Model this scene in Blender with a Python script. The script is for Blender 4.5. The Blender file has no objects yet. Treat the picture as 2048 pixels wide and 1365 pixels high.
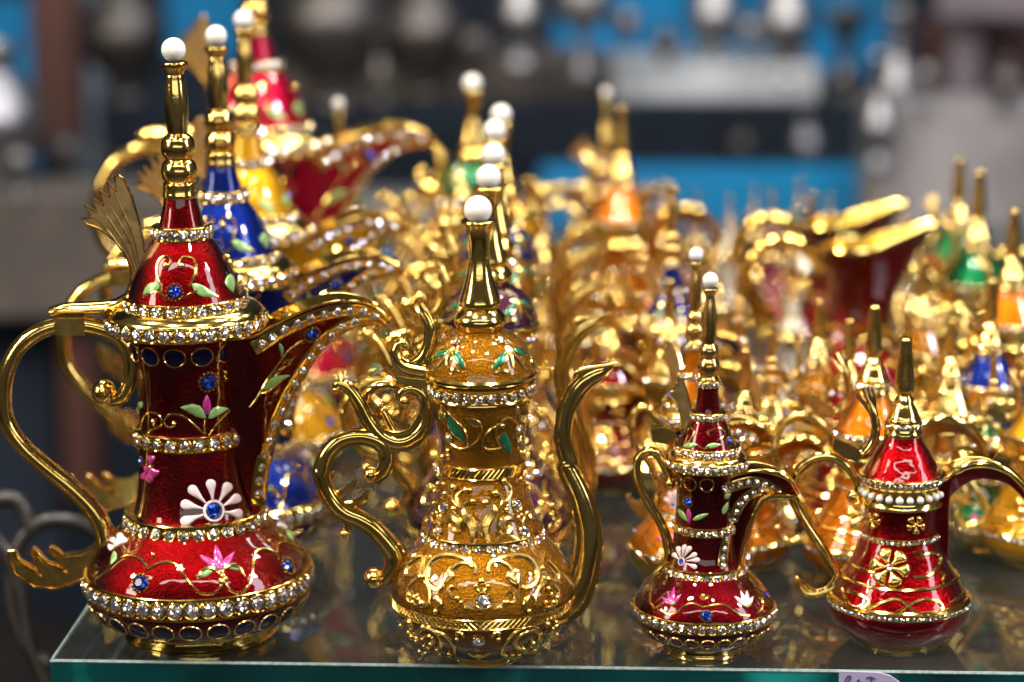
import bpy, bmesh, math, random
from mathutils import Vector, Matrix
from mathutils.bvhtree import BVHTree
random.seed(7)
sc = bpy.context.scene
COL = sc.collection
PI = math.pi
V = Vector

# ------------------------------------------------------------------ camera
W, H = 2048.0, 1365.0
LENS, SENSOR = 100.0, 36.0
FPX = W * LENS / SENSOR
PITCH = math.radians(12.7)
CAM = V((0, -0.676, 0.2329))
FWD = V((0, math.cos(PITCH), -math.sin(PITCH)))
RIGHT = V((1, 0, 0))
UP = V((0, math.sin(PITCH), math.cos(PITCH)))
cd = bpy.data.cameras.new('camera'); cam = bpy.data.objects.new('camera', cd); COL.objects.link(cam)
cam.location = CAM; cam.rotation_euler = (PI / 2 - PITCH, 0, 0)
cd.lens = LENS; cd.sensor_width = SENSOR; cd.clip_start = 0.02; cd.clip_end = 60
cd.dof.use_dof = True; cd.dof.focus_distance = 0.692; cd.dof.aperture_fstop = 8.8; cd.dof.aperture_blades = 0
sc.camera = cam

def ray(px, py):
    return FWD + RIGHT * ((px - W / 2) / FPX) - UP * ((py - H / 2) / FPX)
def at(px, py, depth):                 # the point at that camera depth
    return CAM + ray(px, py) * depth
def on_level(px, py, z=0.0):           # the point on the level plane z
    d = ray(px, py); return CAM + d * ((z - CAM.z) / d.z)

# ------------------------------------------------------------------ world, lamps, exposure
w = bpy.data.worlds.new('World'); sc.world = w; w.use_nodes = True
w.node_tree.nodes['Background'].inputs[0].default_value = (0.052, 0.048, 0.043, 1)
w.node_tree.nodes['Background'].inputs[1].default_value = 1.0
def lamp(name, loc, target, size, power, col):
    l = bpy.data.lights.new(name, 'AREA'); l.shape = 'DISK'; l.size = size; l.energy = power; l.color = col
    o = bpy.data.objects.new(name, l); COL.objects.link(o); o.location = loc
    o.rotation_euler = (V(target) - V(loc)).to_track_quat('-Z', 'Y').to_euler(); return o
WARM = (1.0, 0.90, 0.74); COOL = (0.86, 0.90, 1.0); NEUT = (1.0, 0.95, 0.88)
# small spots along the stall's ceiling, above and a little behind the pots, and over the aisle
lamp('ceiling_spot', (-0.55, 0.10, 0.95), (-0.15, 0.1, 0.05), 0.09, 6.0, WARM)
lamp('ceiling_spot', (-0.12, 0.30, 1.00), (-0.05, 0.1, 0.05), 0.09, 3.7, NEUT)
lamp('ceiling_spot', (0.32, 0.22, 0.98), (0.1, 0.1, 0.05), 0.09, 3.7, WARM)
lamp('ceiling_spot', (0.70, 0.30, 0.95), (0.2, 0.15, 0.05), 0.09, 3.6, NEUT)
lamp('ceiling_spot', (-0.30, -0.30, 1.05), (-0.08, 0.05, 0.05), 0.10, 7.0, NEUT)
lamp('ceiling_spot', (0.26, -0.42, 1.05), (0.05, 0.05, 0.05), 0.10, 7.0, WARM)
lamp('ceiling_spot', (0.85, -0.20, 0.75), (0.1, 0.05, 0.05), 0.10, 6.0, (0.86, 0.82, 1.0))
lamp('ceiling_spot', (-0.95, -0.15, 0.65), (-0.1, 0.05, 0.05), 0.10, 4.0, WARM)
def tube(name, loc, target, sx, sy, power, col):
    o = lamp(name, loc, target, sx, power, col); o.data.shape = 'RECTANGLE'; o.data.size = sx; o.data.size_y = sy; return o
# strip lights of the market hall: over the aisle and in the shops to either side; plus an added front fill
tube('strip_or_fill_light', (0.0, -1.3, 1.5), (0, 0, 0.05), 2.4, 0.10, 9.0, NEUT)
tube('strip_or_fill_light', (-1.35, -0.55, 0.75), (-0.1, 0.1, 0.06), 0.30, 0.9, 13.0, (1.0, 0.90, 0.76))
tube('strip_or_fill_light', (1.45, -0.50, 0.70), (0.1, 0.1, 0.06), 0.30, 0.9, 9.0, (0.90, 0.88, 1.0))
tube('strip_or_fill_light', (0.1, 0.75, 1.25), (0, 0.15, 0.05), 1.6, 0.08, 5.5, NEUT)
tube('strip_or_fill_light', (0.1, -2.0, 0.42), (0, 0.1, 0.06), 2.2, 0.35, 5.5, NEUT)  # added fill from behind the camera, brightens the dark pot fronts
lamp('stall_lamp', (-0.5, 1.05, 1.3), (-0.35, 1.6, 0.0), 0.30, 2.8, NEUT)
lamp('stall_lamp', (0.35, 1.05, 1.3), (0.3, 1.7, 0.0), 0.30, 4.8, COOL)
lamp('stall_lamp', (0.9, 1.0, 1.2), (0.6, 1.6, 0.0), 0.30, 2.8, COOL)

sc.view_settings.view_transform = 'Standard'; sc.view_settings.look = 'None'
sc.view_settings.exposure = 0.0; sc.view_settings.gamma = 1.0; sc.view_settings.use_curve_mapping = False
sc.render.engine = 'CYCLES'
sc.cycles.use_denoising = True
sc.cycles.max_bounces = 8; sc.cycles.glossy_bounces = 5; sc.cycles.diffuse_bounces = 3
sc.cycles.transparent_max_bounces = 12
sc.cycles.caustics_reflective = False; sc.cycles.caustics_refractive = False
sc.cycles.sample_clamp_indirect = 6.0

# ------------------------------------------------------------------ materials
def mat(name):
    m = bpy.data.materials.new(name); m.use_nodes = True
    nt = m.node_tree; return m, nt, nt.nodes['Principled BSDF']
def coords(nt, scale):
    tc = nt.nodes.new('ShaderNodeTexCoord'); mp = nt.nodes.new('ShaderNodeMapping')
    mp.inputs['Scale'].default_value = (scale,) * 3
    nt.links.new(tc.outputs['Object'], mp.inputs['Vector']); return mp.outputs[0]
def noise(nt, vec, scale, detail=3.0, rough=0.55):
    n = nt.nodes.new('ShaderNodeTexNoise'); n.inputs['Scale'].default_value = scale
    n.inputs['Detail'].default_value = detail; n.inputs['Roughness'].default_value = rough
    nt.links.new(vec, n.inputs['Vector']); return n
def ramp(nt, fac, stops):
    r = nt.nodes.new('ShaderNodeValToRGB'); els = r.color_ramp.elements
    while len(els) < len(stops): els.new(0.5)
    for e, (p, c) in zip(els, stops): e.position = p; e.color = (*c, 1)
    nt.links.new(fac, r.inputs[0]); return r.outputs[0]
def bump(nt, height, strength, dist):
    b = nt.nodes.new('ShaderNodeBump'); b.inputs['Strength'].default_value = strength
    b.inputs['Distance'].default_value = dist; nt.links.new(height, b.inputs['Height']); return b.outputs[0]
def mrange(nt, val, a, b):
    m = nt.nodes.new('ShaderNodeMapRange'); m.inputs['To Min'].default_value = a; m.inputs['To Max'].default_value = b
    nt.links.new(val, m.inputs['Value']); return m.outputs[0]

def gold_mat(name, col, rough=0.12, bumps=0.12, col2=None):
    m, nt, p = mat(name)
    v = coords(nt, 1.0); n1 = noise(nt, v, 420.0, 4); n2 = noise(nt, v, 90.0, 3)
    c2 = col2 or tuple(c * f for c, f in zip(col, (0.80, 0.72, 0.6)))
    nt.links.new(ramp(nt, n2.outputs[0], [(0.35, c2), (0.62, col)]), p.inputs['Base Color'])
    p.inputs['Metallic'].default_value = 1.0
    nt.links.new(mrange(nt, n1.outputs[0], rough * 0.55, rough * 1.6), p.inputs['Roughness'])
    nt.links.new(bump(nt, n1.outputs[0], bumps, 0.0004), p.inputs['Normal'])
    return m
def enamel_mat(name, col, glitter=0.35, metallic=0.8, rough=0.25, scale=1500.0, wave=0.12):
    """translucent enamel over a foil ground: grained metal under a clear, slightly wavy glaze"""
    m, nt, p = mat(name)
    v = coords(nt, 1.0)
    n1 = noise(nt, v, scale, 3); n2 = noise(nt, v, 70.0, 4)
    dark = tuple(c * 0.55 for c in col)
    nt.links.new(ramp(nt, n2.outputs[0], [(0.3, dark), (0.65, col)]), p.inputs['Base Color'])
    p.inputs['Metallic'].default_value = metallic; p.inputs['Specular IOR Level'].default_value = 0.0
    p.inputs['Roughness'].default_value = rough
    nt.links.new(bump(nt, n1.outputs[0], glitter, 0.0006), p.inputs['Normal'])
    p.inputs['Coat Weight'].default_value = 1.0; p.inputs['Coat Roughness'].default_value = 0.02
    p.inputs['Coat IOR'].default_value = 1.5
    n3 = noise(nt, v, 160.0, 2)
    nt.links.new(bump(nt, n3.outputs[0], wave, 0.0015), p.inputs['Coat Normal'])
    return m
def plain_mat(name, col, rough=0.5, metallic=0.0, coat=0.0, var=0.25, scale=40.0, bmp=0.0, bdist=0.001):
    m, nt, p = mat(name)
    v = coords(nt, 1.0); n = noise(nt, v, scale, 5, 0.6)
    nt.links.new(ramp(nt, n.outputs[0], [(0.3, tuple(c * (1 - var) for c in col)), (0.7, tuple(min(1, c * (1 + var)) for c in col))]), p.inputs['Base Color'])
    p.inputs['Roughness'].default_value = rough; p.inputs['Metallic'].default_value = metallic
    p.inputs['Coat Weight'].default_value = coat; p.inputs['Coat Roughness'].default_value = 0.05
    if bmp: nt.links.new(bump(nt, n.outputs[0], bmp, bdist), p.inputs['Normal'])
    return m
def crystal_mat(name, col, tint=0.0, cells=2.6):
    """foil-backed cut glass: a mosaic of small mirror facets at odd angles under a clear polish"""
    m, nt, p = mat(name)
    p.inputs['Metallic'].default_value = 0.95; p.inputs['Roughness'].default_value = 0.10
    p.inputs['Coat Weight'].default_value = 1.0; p.inputs['Coat Roughness'].default_value = 0.01
    v = nt.nodes.new('ShaderNodeTexVoronoi'); v.inputs['Scale'].default_value = cells; v.inputs['Randomness'].default_value = 0.9
    tc = nt.nodes.new('ShaderNodeTexCoord'); oi = nt.nodes.new('ShaderNodeObjectInfo'); ad = nt.nodes.new('ShaderNodeVectorMath'); ad.operation = 'ADD'
    mu = nt.nodes.new('ShaderNodeVectorMath'); mu.operation = 'SCALE'; mu.inputs[0].default_value = (17, 31, 9); nt.links.new(oi.outputs['Random'], mu.inputs['Scale'])
    nt.links.new(tc.outputs['Object'], ad.inputs[0]); nt.links.new(mu.outputs[0], ad.inputs[1]); nt.links.new(ad.outputs[0], v.inputs['Vector'])
    sb = nt.nodes.new('ShaderNodeVectorMath'); sb.operation = 'SUBTRACT'; sb.inputs[1].default_value = (0.5, 0.5, 0.5); nt.links.new(v.outputs['Color'], sb.inputs[0])
    sl = nt.nodes.new('ShaderNodeVectorMath'); sl.operation = 'SCALE'; sl.inputs['Scale'].default_value = 1.15; nt.links.new(sb.outputs[0], sl.inputs[0])
    g = nt.nodes.new('ShaderNodeNewGeometry'); a2 = nt.nodes.new('ShaderNodeVectorMath'); a2.operation = 'ADD'; nt.links.new(g.outputs['True Normal'], a2.inputs[0]); nt.links.new(sl.outputs[0], a2.inputs[1])
    nn = nt.nodes.new('ShaderNodeVectorMath'); nn.operation = 'NORMALIZE'; nt.links.new(a2.outputs[0], nn.inputs[0]); nt.links.new(nn.outputs[0], p.inputs['Normal'])
    sep = nt.nodes.new('ShaderNodeSeparateColor'); nt.links.new(v.outputs['Color'], sep.inputs[0])
    if tint:
        hs = nt.nodes.new('ShaderNodeHueSaturation'); hs.inputs['Color'].default_value = (0.95, 0.62, 0.88, 1)
        hs.inputs['Saturation'].default_value = tint
        nt.links.new(sep.outputs[0], hs.inputs['Hue']); nt.links.new(hs.outputs[0], p.inputs['Base Color'])
    else:
        nt.links.new(ramp(nt, sep.outputs[1], [(0.0, tuple(c * 0.45 for c in col)), (0.4, tuple(c * 0.9 for c in col)), (1.0, col)]), p.inputs['Base Color'])
    return m

M = {}
M['gold'] = gold_mat('polished gold plate', (0.95, 0.70, 0.21))
M['gold_dark'] = gold_mat('worn gold plate', (0.90, 0.66, 0.22), 0.13, 0.18)
M['gold_satin'] = gold_mat('satin gold plate', (0.76, 0.52, 0.20), 0.20, 0.15)
M['red'] = enamel_mat('ruby red enamel', (0.135, 0.0006, 0.0014), 0.45, 1.0, 0.27)
M['red_bright'] = enamel_mat('bright red enamel', (0.24, 0.0011, 0.003), 0.6, 1.0, 0.28, 900.0, 0.2)
M['wine'] = enamel_mat('wine red enamel', (0.10, 0.0008, 0.003), 0.45, 1.0, 0.27)
M['crimson'] = enamel_mat('crimson pink enamel', (0.40, 0.004, 0.03), 0.3, 0.6)
M['amber'] = enamel_mat('glittering amber enamel', (0.27, 0.108, 0.0045), 0.7, 0.95, 0.25, 2600.0, 0.18)
M['orange'] = enamel_mat('orange enamel', (0.50, 0.13, 0.004), 0.4, 0.6)
M['yellow'] = enamel_mat('yellow enamel', (0.70, 0.34, 0.01), 0.4, 0.6)
M['blue'] = enamel_mat('royal blue enamel', (0.004, 0.016, 0.16), 0.3, 0.5)
M['navy'] = enamel_mat('navy enamel', (0.008, 0.012, 0.10), 0.2, 0.4)
M['green'] = enamel_mat('emerald enamel', (0.006, 0.13, 0.04), 0.4, 0.6)
M['purple'] = enamel_mat('plum enamel', (0.05, 0.012, 0.03), 0.4, 0.6)
M['pink'] = enamel_mat('pink enamel', (0.5, 0.03, 0.12), 0.3, 0.4)
M['sky'] = enamel_mat('light blue enamel', (0.06, 0.32, 0.75), 0.3, 0.4)
M['ivory'] = enamel_mat('ivory enamel', (0.80, 0.74, 0.60), 0.2, 0.2)
M['gold_bright'] = gold_mat('satin yellow gold', (0.95, 0.58, 0.07), 0.30, 0.1)
M['gold_relief'] = gold_mat('cast gold relief', (0.95, 0.70, 0.21), 0.20, 0.2)
M['gold_fin'] = gold_mat('brushed gold sheet', (0.74, 0.51, 0.22), 0.30, 0.08, (0.69, 0.46, 0.19))
M['inlay'] = enamel_mat('midnight blue inlay', (0.004, 0.005, 0.035), 0.1, 0.2)
M['petal_white'] = plain_mat('white petal enamel', (0.80, 0.66, 0.66), 0.25, 0, 0.8, 0.06, 300)
M['petal_pink'] = plain_mat('magenta petal enamel', (0.45, 0.035, 0.22), 0.25, 0.2, 0.9, 0.25, 300)
M['leaf_pale'] = plain_mat('pale green leaf enamel', (0.22, 0.40, 0.12), 0.3, 0.15, 0.8, 0.35, 400)
M['leaf_dark'] = plain_mat('dark green leaf enamel', (0.012, 0.16, 0.07), 0.25, 0.45, 1.0, 0.5, 500)
M['pearl'] = plain_mat('white pearl', (0.80, 0.75, 0.68), 0.22, 0.0, 0.6, 0.03, 60)
M['pearl'].node_tree.nodes['Principled BSDF'].inputs['Sheen Weight'].default_value = 0.3
M['crystal'] = crystal_mat('clear rhinestone', (1.0, 0.98, 1.0))
M['iris'] = crystal_mat('iridescent rhinestone', (1, 1, 1), 0.55)
M['crystal_far'] = crystal_mat('clear rhinestones', (1.0, 0.98, 1.0), 0, 2200.0)
M['iris_far'] = crystal_mat('iridescent rhinestones', (1, 1, 1), 0.55, 2200.0)
M['sapphire_far'] = crystal_mat('sapphire rhinestones', (0.02, 0.09, 0.85), 0, 2200.0)
M['sapphire'] = crystal_mat('sapphire rhinestone', (0.02, 0.09, 0.85))

# ------------------------------------------------------------------ mesh tools
def cr(P, sub=4, closed=False):
    """Catmull-Rom through tuples of any length"""
    n = len(P); out = []
    if n < 3: 
        return [tuple(P[0][k] + (P[1][k] - P[0][k]) * i / sub for k in range(len(P[0]))) for i in range(sub + 1)]
    m = n if closed else n - 1
    for i in range(m):
        if closed: p0, p1, p2, p3 = P[(i - 1) % n], P[i], P[(i + 1) % n], P[(i + 2) % n]
        else: p0, p1, p2, p3 = P[max(i - 1, 0)], P[i], P[i + 1], P[min(i + 2, n - 1)]
        for s in range(sub):
            t = s / sub; t2 = t * t; t3 = t2 * t
            out.append(tuple(0.5 * (2 * b + (c - a) * t + (2 * a - 5 * b + 4 * c - d) * t2 + (3 * b - a - 3 * c + d) * t3) for a, b, c, d in zip(p0, p1, p2, p3)))
    if not closed: out.append(tuple(P[-1]))
    return out
def Q(f, ox, oy, pts): return [(x / f + ox, y / f + oy) for x, y in pts]

class MB:
    def __init__(s): s.v = []; s.f = []
    def grid(s, rows, cu=False, cv=False, flip=False):
        b = len(s.v); nu = len(rows[0]); nv = len(rows)
        for r in rows: s.v.extend(V(p) for p in r)
        for j in range(nv if cv else nv - 1):
            for i in range(nu if cu else nu - 1):
                q = (b + j * nu + i, b + j * nu + (i + 1) % nu, b + ((j + 1) % nv) * nu + (i + 1) % nu, b + ((j + 1) % nv) * nu + i)
                s.f.append(q[::-1] if flip else q)
        return s
    def lathe(s, zr, seg=72):
        rows = [[(max(r, 1e-5) * math.sin(2 * PI * i / seg), -max(r, 1e-5) * math.cos(2 * PI * i / seg), z) for i in range(seg)] for z, r in zr]
        return s.grid(rows, cu=True, flip=rows[0][0][2] > rows[-1][0][2])
    def sweep(s, pts, rad, nrm, a=1.0, b=1.0, n=8, closed=False, cap=True):
        pts = [V(p) for p in pts]; k = len(pts); rows = []
        if not isinstance(rad, (list, tuple)): rad = [rad] * k
        if isinstance(nrm, Vector): nrm = [nrm] * k
        for i in range(k):
            p0 = pts[(i - 1) % k] if closed else pts[max(i - 1, 0)]; p1 = pts[(i + 1) % k] if closed else pts[min(i + 1, k - 1)]
            T = (p1 - p0); T = T.normalized() if T.length > 1e-9 else V((1, 0, 0))
            N = nrm[i] - T * nrm[i].dot(T); N = N.normalized() if N.length > 1e-6 else T.orthogonal().normalized()
            B = T.cross(N)
            rows.append([pts[i] + rad[i] * (a * math.cos(2 * PI * j / n) * B + b * math.sin(2 * PI * j / n) * N) for j in range(n)])
        base = len(s.v); s.grid(rows, cu=True, cv=closed)
        if cap and not closed:
            s.f.append(tuple(base + j for j in range(n))[::-1]); s.f.append(tuple(base + (k - 1) * n + j for j in range(n)))
        return s
    def ball(s, c, r, seg=8, rings=5, sq=(1, 1, 1)):
        c = V(c); b = len(s.v)
        s.v.append(c + V((0, 0, r * sq[2])))
        for j in range(1, rings):
            ph = PI * j / rings
            for i in range(seg):
                th = 2 * PI * i / seg
                s.v.append(c + V((r * sq[0] * math.sin(ph) * math.cos(th), r * sq[1] * math.sin(ph) * math.sin(th), r * sq[2] * math.cos(ph))))
        s.v.append(c - V((0, 0, r * sq[2])))
        for i in range(seg):
            s.f.append((b, b + 1 + i, b + 1 + (i + 1) % seg))
            for j in range(rings - 2):
                q = b + 1 + j * seg
                s.f.append((q + i, q + seg + i, q + seg + (i + 1) % seg, q + (i + 1) % seg))
            q = b + 1 + (rings - 2) * seg
            s.f.append((q + i, b + 1 + (rings - 1) * seg, q + (i + 1) % seg))
        return s
    def box(s, lo, hi):
        b = len(s.v); x0, y0, z0 = lo; x1, y1, z1 = hi
        s.v += [V(p) for p in ((x0, y0, z0), (x1, y0, z0), (x1, y1, z0), (x0, y1, z0), (x0, y0, z1), (x1, y0, z1), (x1, y1, z1), (x0, y1, z1))]
        s.f += [tuple(b + i for i in q) for q in ((0, 3, 2, 1), (4, 5, 6, 7), (0, 1, 5, 4), (1, 2, 6, 5), (2, 3, 7, 6), (3, 0, 4, 7))]
        return s
    def mesh(s, name, m=None, smooth=True, angle=38):
        me = bpy.data.meshes.new(name); me.from_pydata([tuple(p) for p in s.v], [], s.f); me.validate(); me.update()
        if smooth:
            me.polygons.foreach_set('use_smooth', [True] * len(me.polygons))
            me.set_sharp_from_angle(angle=math.radians(angle))
        if m: me.materials.append(m)
        return me
    def build(s, name, m, parent=None, smooth=True, angle=38, bevel=0):
        return link(name, s.mesh(name, m, smooth, angle), parent, bevel)
def link(name, me, parent=None, bevel=0):
    o = bpy.data.objects.new(name, me); COL.objects.link(o)
    if parent: o.parent = parent
    if bevel:
        b = o.modifiers.new('bevel', 'BEVEL'); b.width = bevel; b.segments = 2; b.limit_method = 'ANGLE'
    return o
def tag(o, label=None, cat=None, group=None, kind=None):
    for k, x in (('label', label), ('category', cat), ('group', group), ('kind', kind)):
        if x: o[k] = x
    return o
def frame(n, spin=0.0):
    n = n.normalized(); x = n.orthogonal().normalized(); y = n.cross(x)
    c, s_ = math.cos(spin), math.sin(spin); x, y = x * c + y * s_, y * c - x * s_
    return Matrix((x, y, n)).transposed().to_4x4()

def crystal_data():
    v = []; f = []
    for i in range(8): a = PI / 4 * i; v.append((0.50 * math.cos(a), 0.50 * math.sin(a), 0.46))
    for i in range(8): a = PI / 4 * (i + 0.5); v.append((0.86 * math.cos(a), 0.86 * math.sin(a), 0.24))
    for i in range(8): a = PI / 4 * i; v.append((math.cos(a), math.sin(a), 0.0))
    for i in range(8): a = PI / 4 * i; v.append((math.cos(a), math.sin(a), -0.35))
    f.append(tuple(range(8)))
    for i in range(8):
        j = (i + 1) % 8
        f += [(i, 8 + i, j), (8 + i, 16 + j, j), (8 + i, 16 + i, 16 + j), (i, 16 + i, 8 + i), (16 + i, 24 + i, 24 + j, 16 + j)]
    return [V(p) for p in v], f
CV, CF = crystal_data()
def crystal_mesh(name, m):
    b = MB(); b.v = CV; b.f = CF; return b.mesh(name, m, smooth=False)
ME = {'crystal': crystal_mesh('rhinestone', M['crystal']), 'iris': crystal_mesh('iridescent_rhinestone', M['iris']), 'sapphire': crystal_mesh('sapphire', M['sapphire'])}
b = MB(); b.ball((0, 0, 0), 1.0, 32, 18); ME['pearl'] = b.mesh('pearl', M['pearl'])
b = MB(); b.ball((0, 0, 0), 1.0, 14, 9); ME['small_pearl'] = b.mesh('small_pearl', M['pearl'])
# ------------------------------------------------------------------ the pot kit
class Pot:
    """one dallah: base and top read off as image points, everything else built in the pot's own frame (x right, y away, z up)"""
    def __init__(s, name, base, top, label, group):
        s.base, s.top = base, top
        O = on_level(*base); d = ray(*top); t = (O.y - CAM.y) / d.y; T = CAM + d * t
        za = (T - O).normalized(); xa = V((za.z, 0, -za.x)); ya = V((0, 1, 0))
        s.M = Matrix((xa, ya, za)).transposed().to_4x4(); s.M.translation = O
        s.Mi = s.M.inverted(); s.o = s.Mi @ CAM; s.R3 = s.Mi.to_3x3()
        s.depth = (O + za * 0.05 - CAM).dot(FWD); s.u = s.depth / FPX
        s.root = bpy.data.objects.new(name, None); COL.objects.link(s.root)
        s.root.empty_display_size = 0.02; s.root.matrix_basis = s.M
        tag(s.root, label, 'coffee pot', group)
        s.V = []; s.F = []; s.bvh = None; s.parts = []; s.stones = []
    # --- reading positions
    def d(s, px, py): return s.R3 @ ray(px, py)
    def pl(s, px, py, k=0.0, c=0.0):
        d = s.d(px, py); t = (k * s.o.x + c - s.o.y) / (d.y - k * d.x); return s.o + d * t
    def ax(s, y): return s.base[0] + (s.top[0] - s.base[0]) * (y - s.base[1]) / (s.top[1] - s.base[1])
    def z(s, y): return s.pl(s.ax(y), y).z
    def solid(s, mb):
        b = len(s.V); s.V += mb.v; s.F += [tuple(b + i for i in f) for f in mb.f]; s.bvh = None
    def tree(s):
        if s.bvh is None: s.bvh = BVHTree.FromPolygons(s.V, s.F)
        return s.bvh
    def on(s, px, py):
        for sh in (0, 3, 7, 12, 18, 26):
            cx = s.ax(py); q = px - math.copysign(sh, px - cx)
            h = s.tree().ray_cast(s.o, s.d(q, py).normalized())
            if h[0] is not None:
                n = h[1]; n = n if n.dot(s.o - h[0]) > 0 else -n
                return h[0], n.normalized()
        p = s.pl(px, py); return p, V((0, -1, 0))
    def radial(s, th, z):
        dr = V((math.sin(th), -math.cos(th), 0)); h = s.tree().ray_cast(dr * 0.2 + V((0, 0, z)), -dr)
        if h[0] is None: return None
        n = h[1]; return h[0], (n if n.dot(dr) > 0 else -n)
    # --- parts
    def add(s, mb, name, m, parent=None, key=None, angle=38, label=None, skip=False):
        o = mb.build(name, M[m], parent or s.root, angle=angle)
        if label: o['label'] = label
        if not skip: s.parts.append((o, parent, key or m))
        return o
    def zr(s, pts, sub=0):
        q = cr(pts, sub) if sub else pts
        return [(s.z(y), r * s.u) for y, r in q]
    def lathe(s, name, pts, m, sub=0, seg=80, solid=False, parent=None, key=None, angle=38):
        mb = MB().lathe(s.zr(pts, sub), seg)
        if solid: s.solid(mb)
        return s.add(mb, name, m, parent, key, angle)
    def stone(s, p, n, r, kind, parent, lift=0.0):
        o = link({'crystal': 'rhinestone', 'iris': 'rhinestone', 'sapphire': 'blue_stone', 'pearl': 'pearl', 'small_pearl': 'pearl'}[kind], ME[kind], parent)
        o.matrix_basis = Matrix.Translation(p + n * lift) @ frame(n, random.random() * 6) @ Matrix.Scale(r * random.uniform(0.95, 1.05), 4)
        s.stones.append((o, kind)); return o
    def band(s, y, hh, r, n, rs, m='gold', kind='crystal', name='jewelled_band', tilt=0.0, depth=14, phase=None, only=None, joined=False):
        mb = MB().lathe(s.zr([(y - hh, r - depth), (y - hh, r - 1), (y - hh + 1.5, r + 1), (y - hh + 4, r + 1), (y - hh + 5, r - 2), (y + hh - 5, r - 2), (y + hh - 4, r + 1), (y + hh - 1.5, r + 1), (y + hh, r - 1), (y + hh, r - depth)]), 88)
        z = s.z(y); ph = random.random() if phase is None else phase
        spots = []
        for i in range(n):
            th = 2 * PI * (i + ph) / n
            if only and not only[0] < ((th + PI) % (2 * PI)) - PI < only[1]: continue
            nn = V((math.sin(th) * math.cos(tilt), -math.cos(th) * math.cos(tilt), math.sin(tilt)))
            p = V((r * s.u * math.sin(th), -r * s.u * math.cos(th), z + random.uniform(-.6, .6) * s.u)); spots.append((p, nn))
            if not kind.endswith('pearl'): s.ringlet(mb, p, nn, rs * 1.12 * s.u, 0.16 * rs * s.u)
        o = s.add(mb, name, m)
        if joined:
            jm = MB()
            for p, nn in spots: s.put_stone(jm, Matrix.Translation(p) @ frame(nn, random.random() * 6) @ Matrix.Scale(rs * s.u, 4))
            j = jm.build('rhinestones', M[kind + '_far'], o, smooth=False); tag(j, kind='stuff'); s.parts.append((j, o, kind))
        else:
            for p, nn in spots: s.stone(p, nn, rs * s.u, kind, o)
        return o
    @staticmethod
    def put_stone(mb, mtx):
        b = len(mb.v); mb.v += [mtx @ p for p in CV]; mb.f += [tuple(b + i for i in f) for f in CF]
    @staticmethod
    def ringlet(mb, p, n, r, t, seg=14, sx=1.0, sy=1.0):
        f = frame(n).to_3x3(); pts = [p + f @ V((r * math.cos(2 * PI * i / seg), r * math.sin(2 * PI * i / seg), 0)) for i in range(seg)]
        mb.sweep(pts, t, n, n=5, closed=True)
    # --- ornaments on the surface
    def trace(s, pts, sub=4, lift=0.0, closed=False):
        P = []; N = []
        for x, y in cr(pts, sub, closed):
            p, n = s.on(x, y); P.append(p + n * lift * s.u); N.append(n)
        k = len(P)                                   # a light smoothing
        if k > 3:
            P2 = [P[i] if (i in (0, k - 1) and not closed) else (P[(i - 1) % k] + P[i] * 2 + P[(i + 1) % k]) / 4 for i in range(k)]; P = P2
        return P, N
    def wire(s, mb, pts, r=2.2, sub=4, closed=False, taper=False, flat=1.0, lift=0.5):
        P, N = s.trace(pts, sub, lift, closed); k = len(P); r *= getattr(s, 'heavy', 1.0)
        rad = [r * s.u * ((0.45 + 0.9 * math.sin(PI * min(1, (i + .6) / k))) if taper else 1.0) for i in range(k)]
        mb.sweep(P, rad, N, a=flat, n=6, closed=closed)
    def bead(s, mb, px, py, r, seg=8):
        p, n = s.on(px, py); r *= getattr(s, 'heavy', 1.0) ** 0.5; mb.ball(p + n * r * 0.4 * s.u, r * s.u, seg, 6)
    def blob(s, mb, outline, h=4.0, sub=3, lift=0.4):
        P = cr(outline, sub, True) if sub else outline; cx = sum(p[0] for p in P) / len(P); cy = sum(p[1] for p in P) / len(P)
        rows = []
        for f, hh in ((1.0, -0.3), (0.97, 0.35), (0.8, 0.75), (0.45, 0.96), (0.02, 1.0)):
            row = []
            for x, y in P:
                p, n = s.on(cx + (x - cx) * f, cy + (y - cy) * f); row.append(p + n * (h * hh + lift) * s.u)
            rows.append(row)
        mb.grid(rows, cu=True)
    def leaf(s, mb, a, b, w, h=3.0, bend=0.0, jag=0.0):
        ax_, ay = a; dx, dy = b[0] - ax_, b[1] - ay; L = math.hypot(dx, dy); nx, ny = -dy / L, dx / L
        up, dn = [], []
        for i in range(9):
            t = i / 8; wd = w / 2 * math.sin(PI * t ** 0.8) ** 0.9 * (1 + (jag if i % 2 else -jag)); o = bend * L * math.sin(PI * t)
            up.append((ax_ + dx * t + nx * (wd + o), ay + dy * t + ny * (wd + o))); dn.append((ax_ + dx * t + nx * (o - wd), ay + dy * t + ny * (o - wd)))
        out = up + dn[-2:0:-1]; s.blob(mb, out, h, 0); return out
    def petal(s, mb, a, b, w, h=4.0):
        ax_, ay = a; dx, dy = b[0] - ax_, b[1] - ay; L = math.hypot(dx, dy); nx, ny = -dy / L, dx / L; out = []
        prof = [(0, .12), (.25, .3), (.5, .6), (.75, .95), (.9, .85), (1, .35)]
        for t, q in prof: out.append((ax_ + dx * t + nx * q * w / 2, ay + dy * t + ny * q * w / 2))
        for t, q in prof[::-1]: out.append((ax_ + dx * t - nx * q * w / 2, ay + dy * t - ny * q * w / 2))
        s.blob(mb, out, h, 2)
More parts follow.
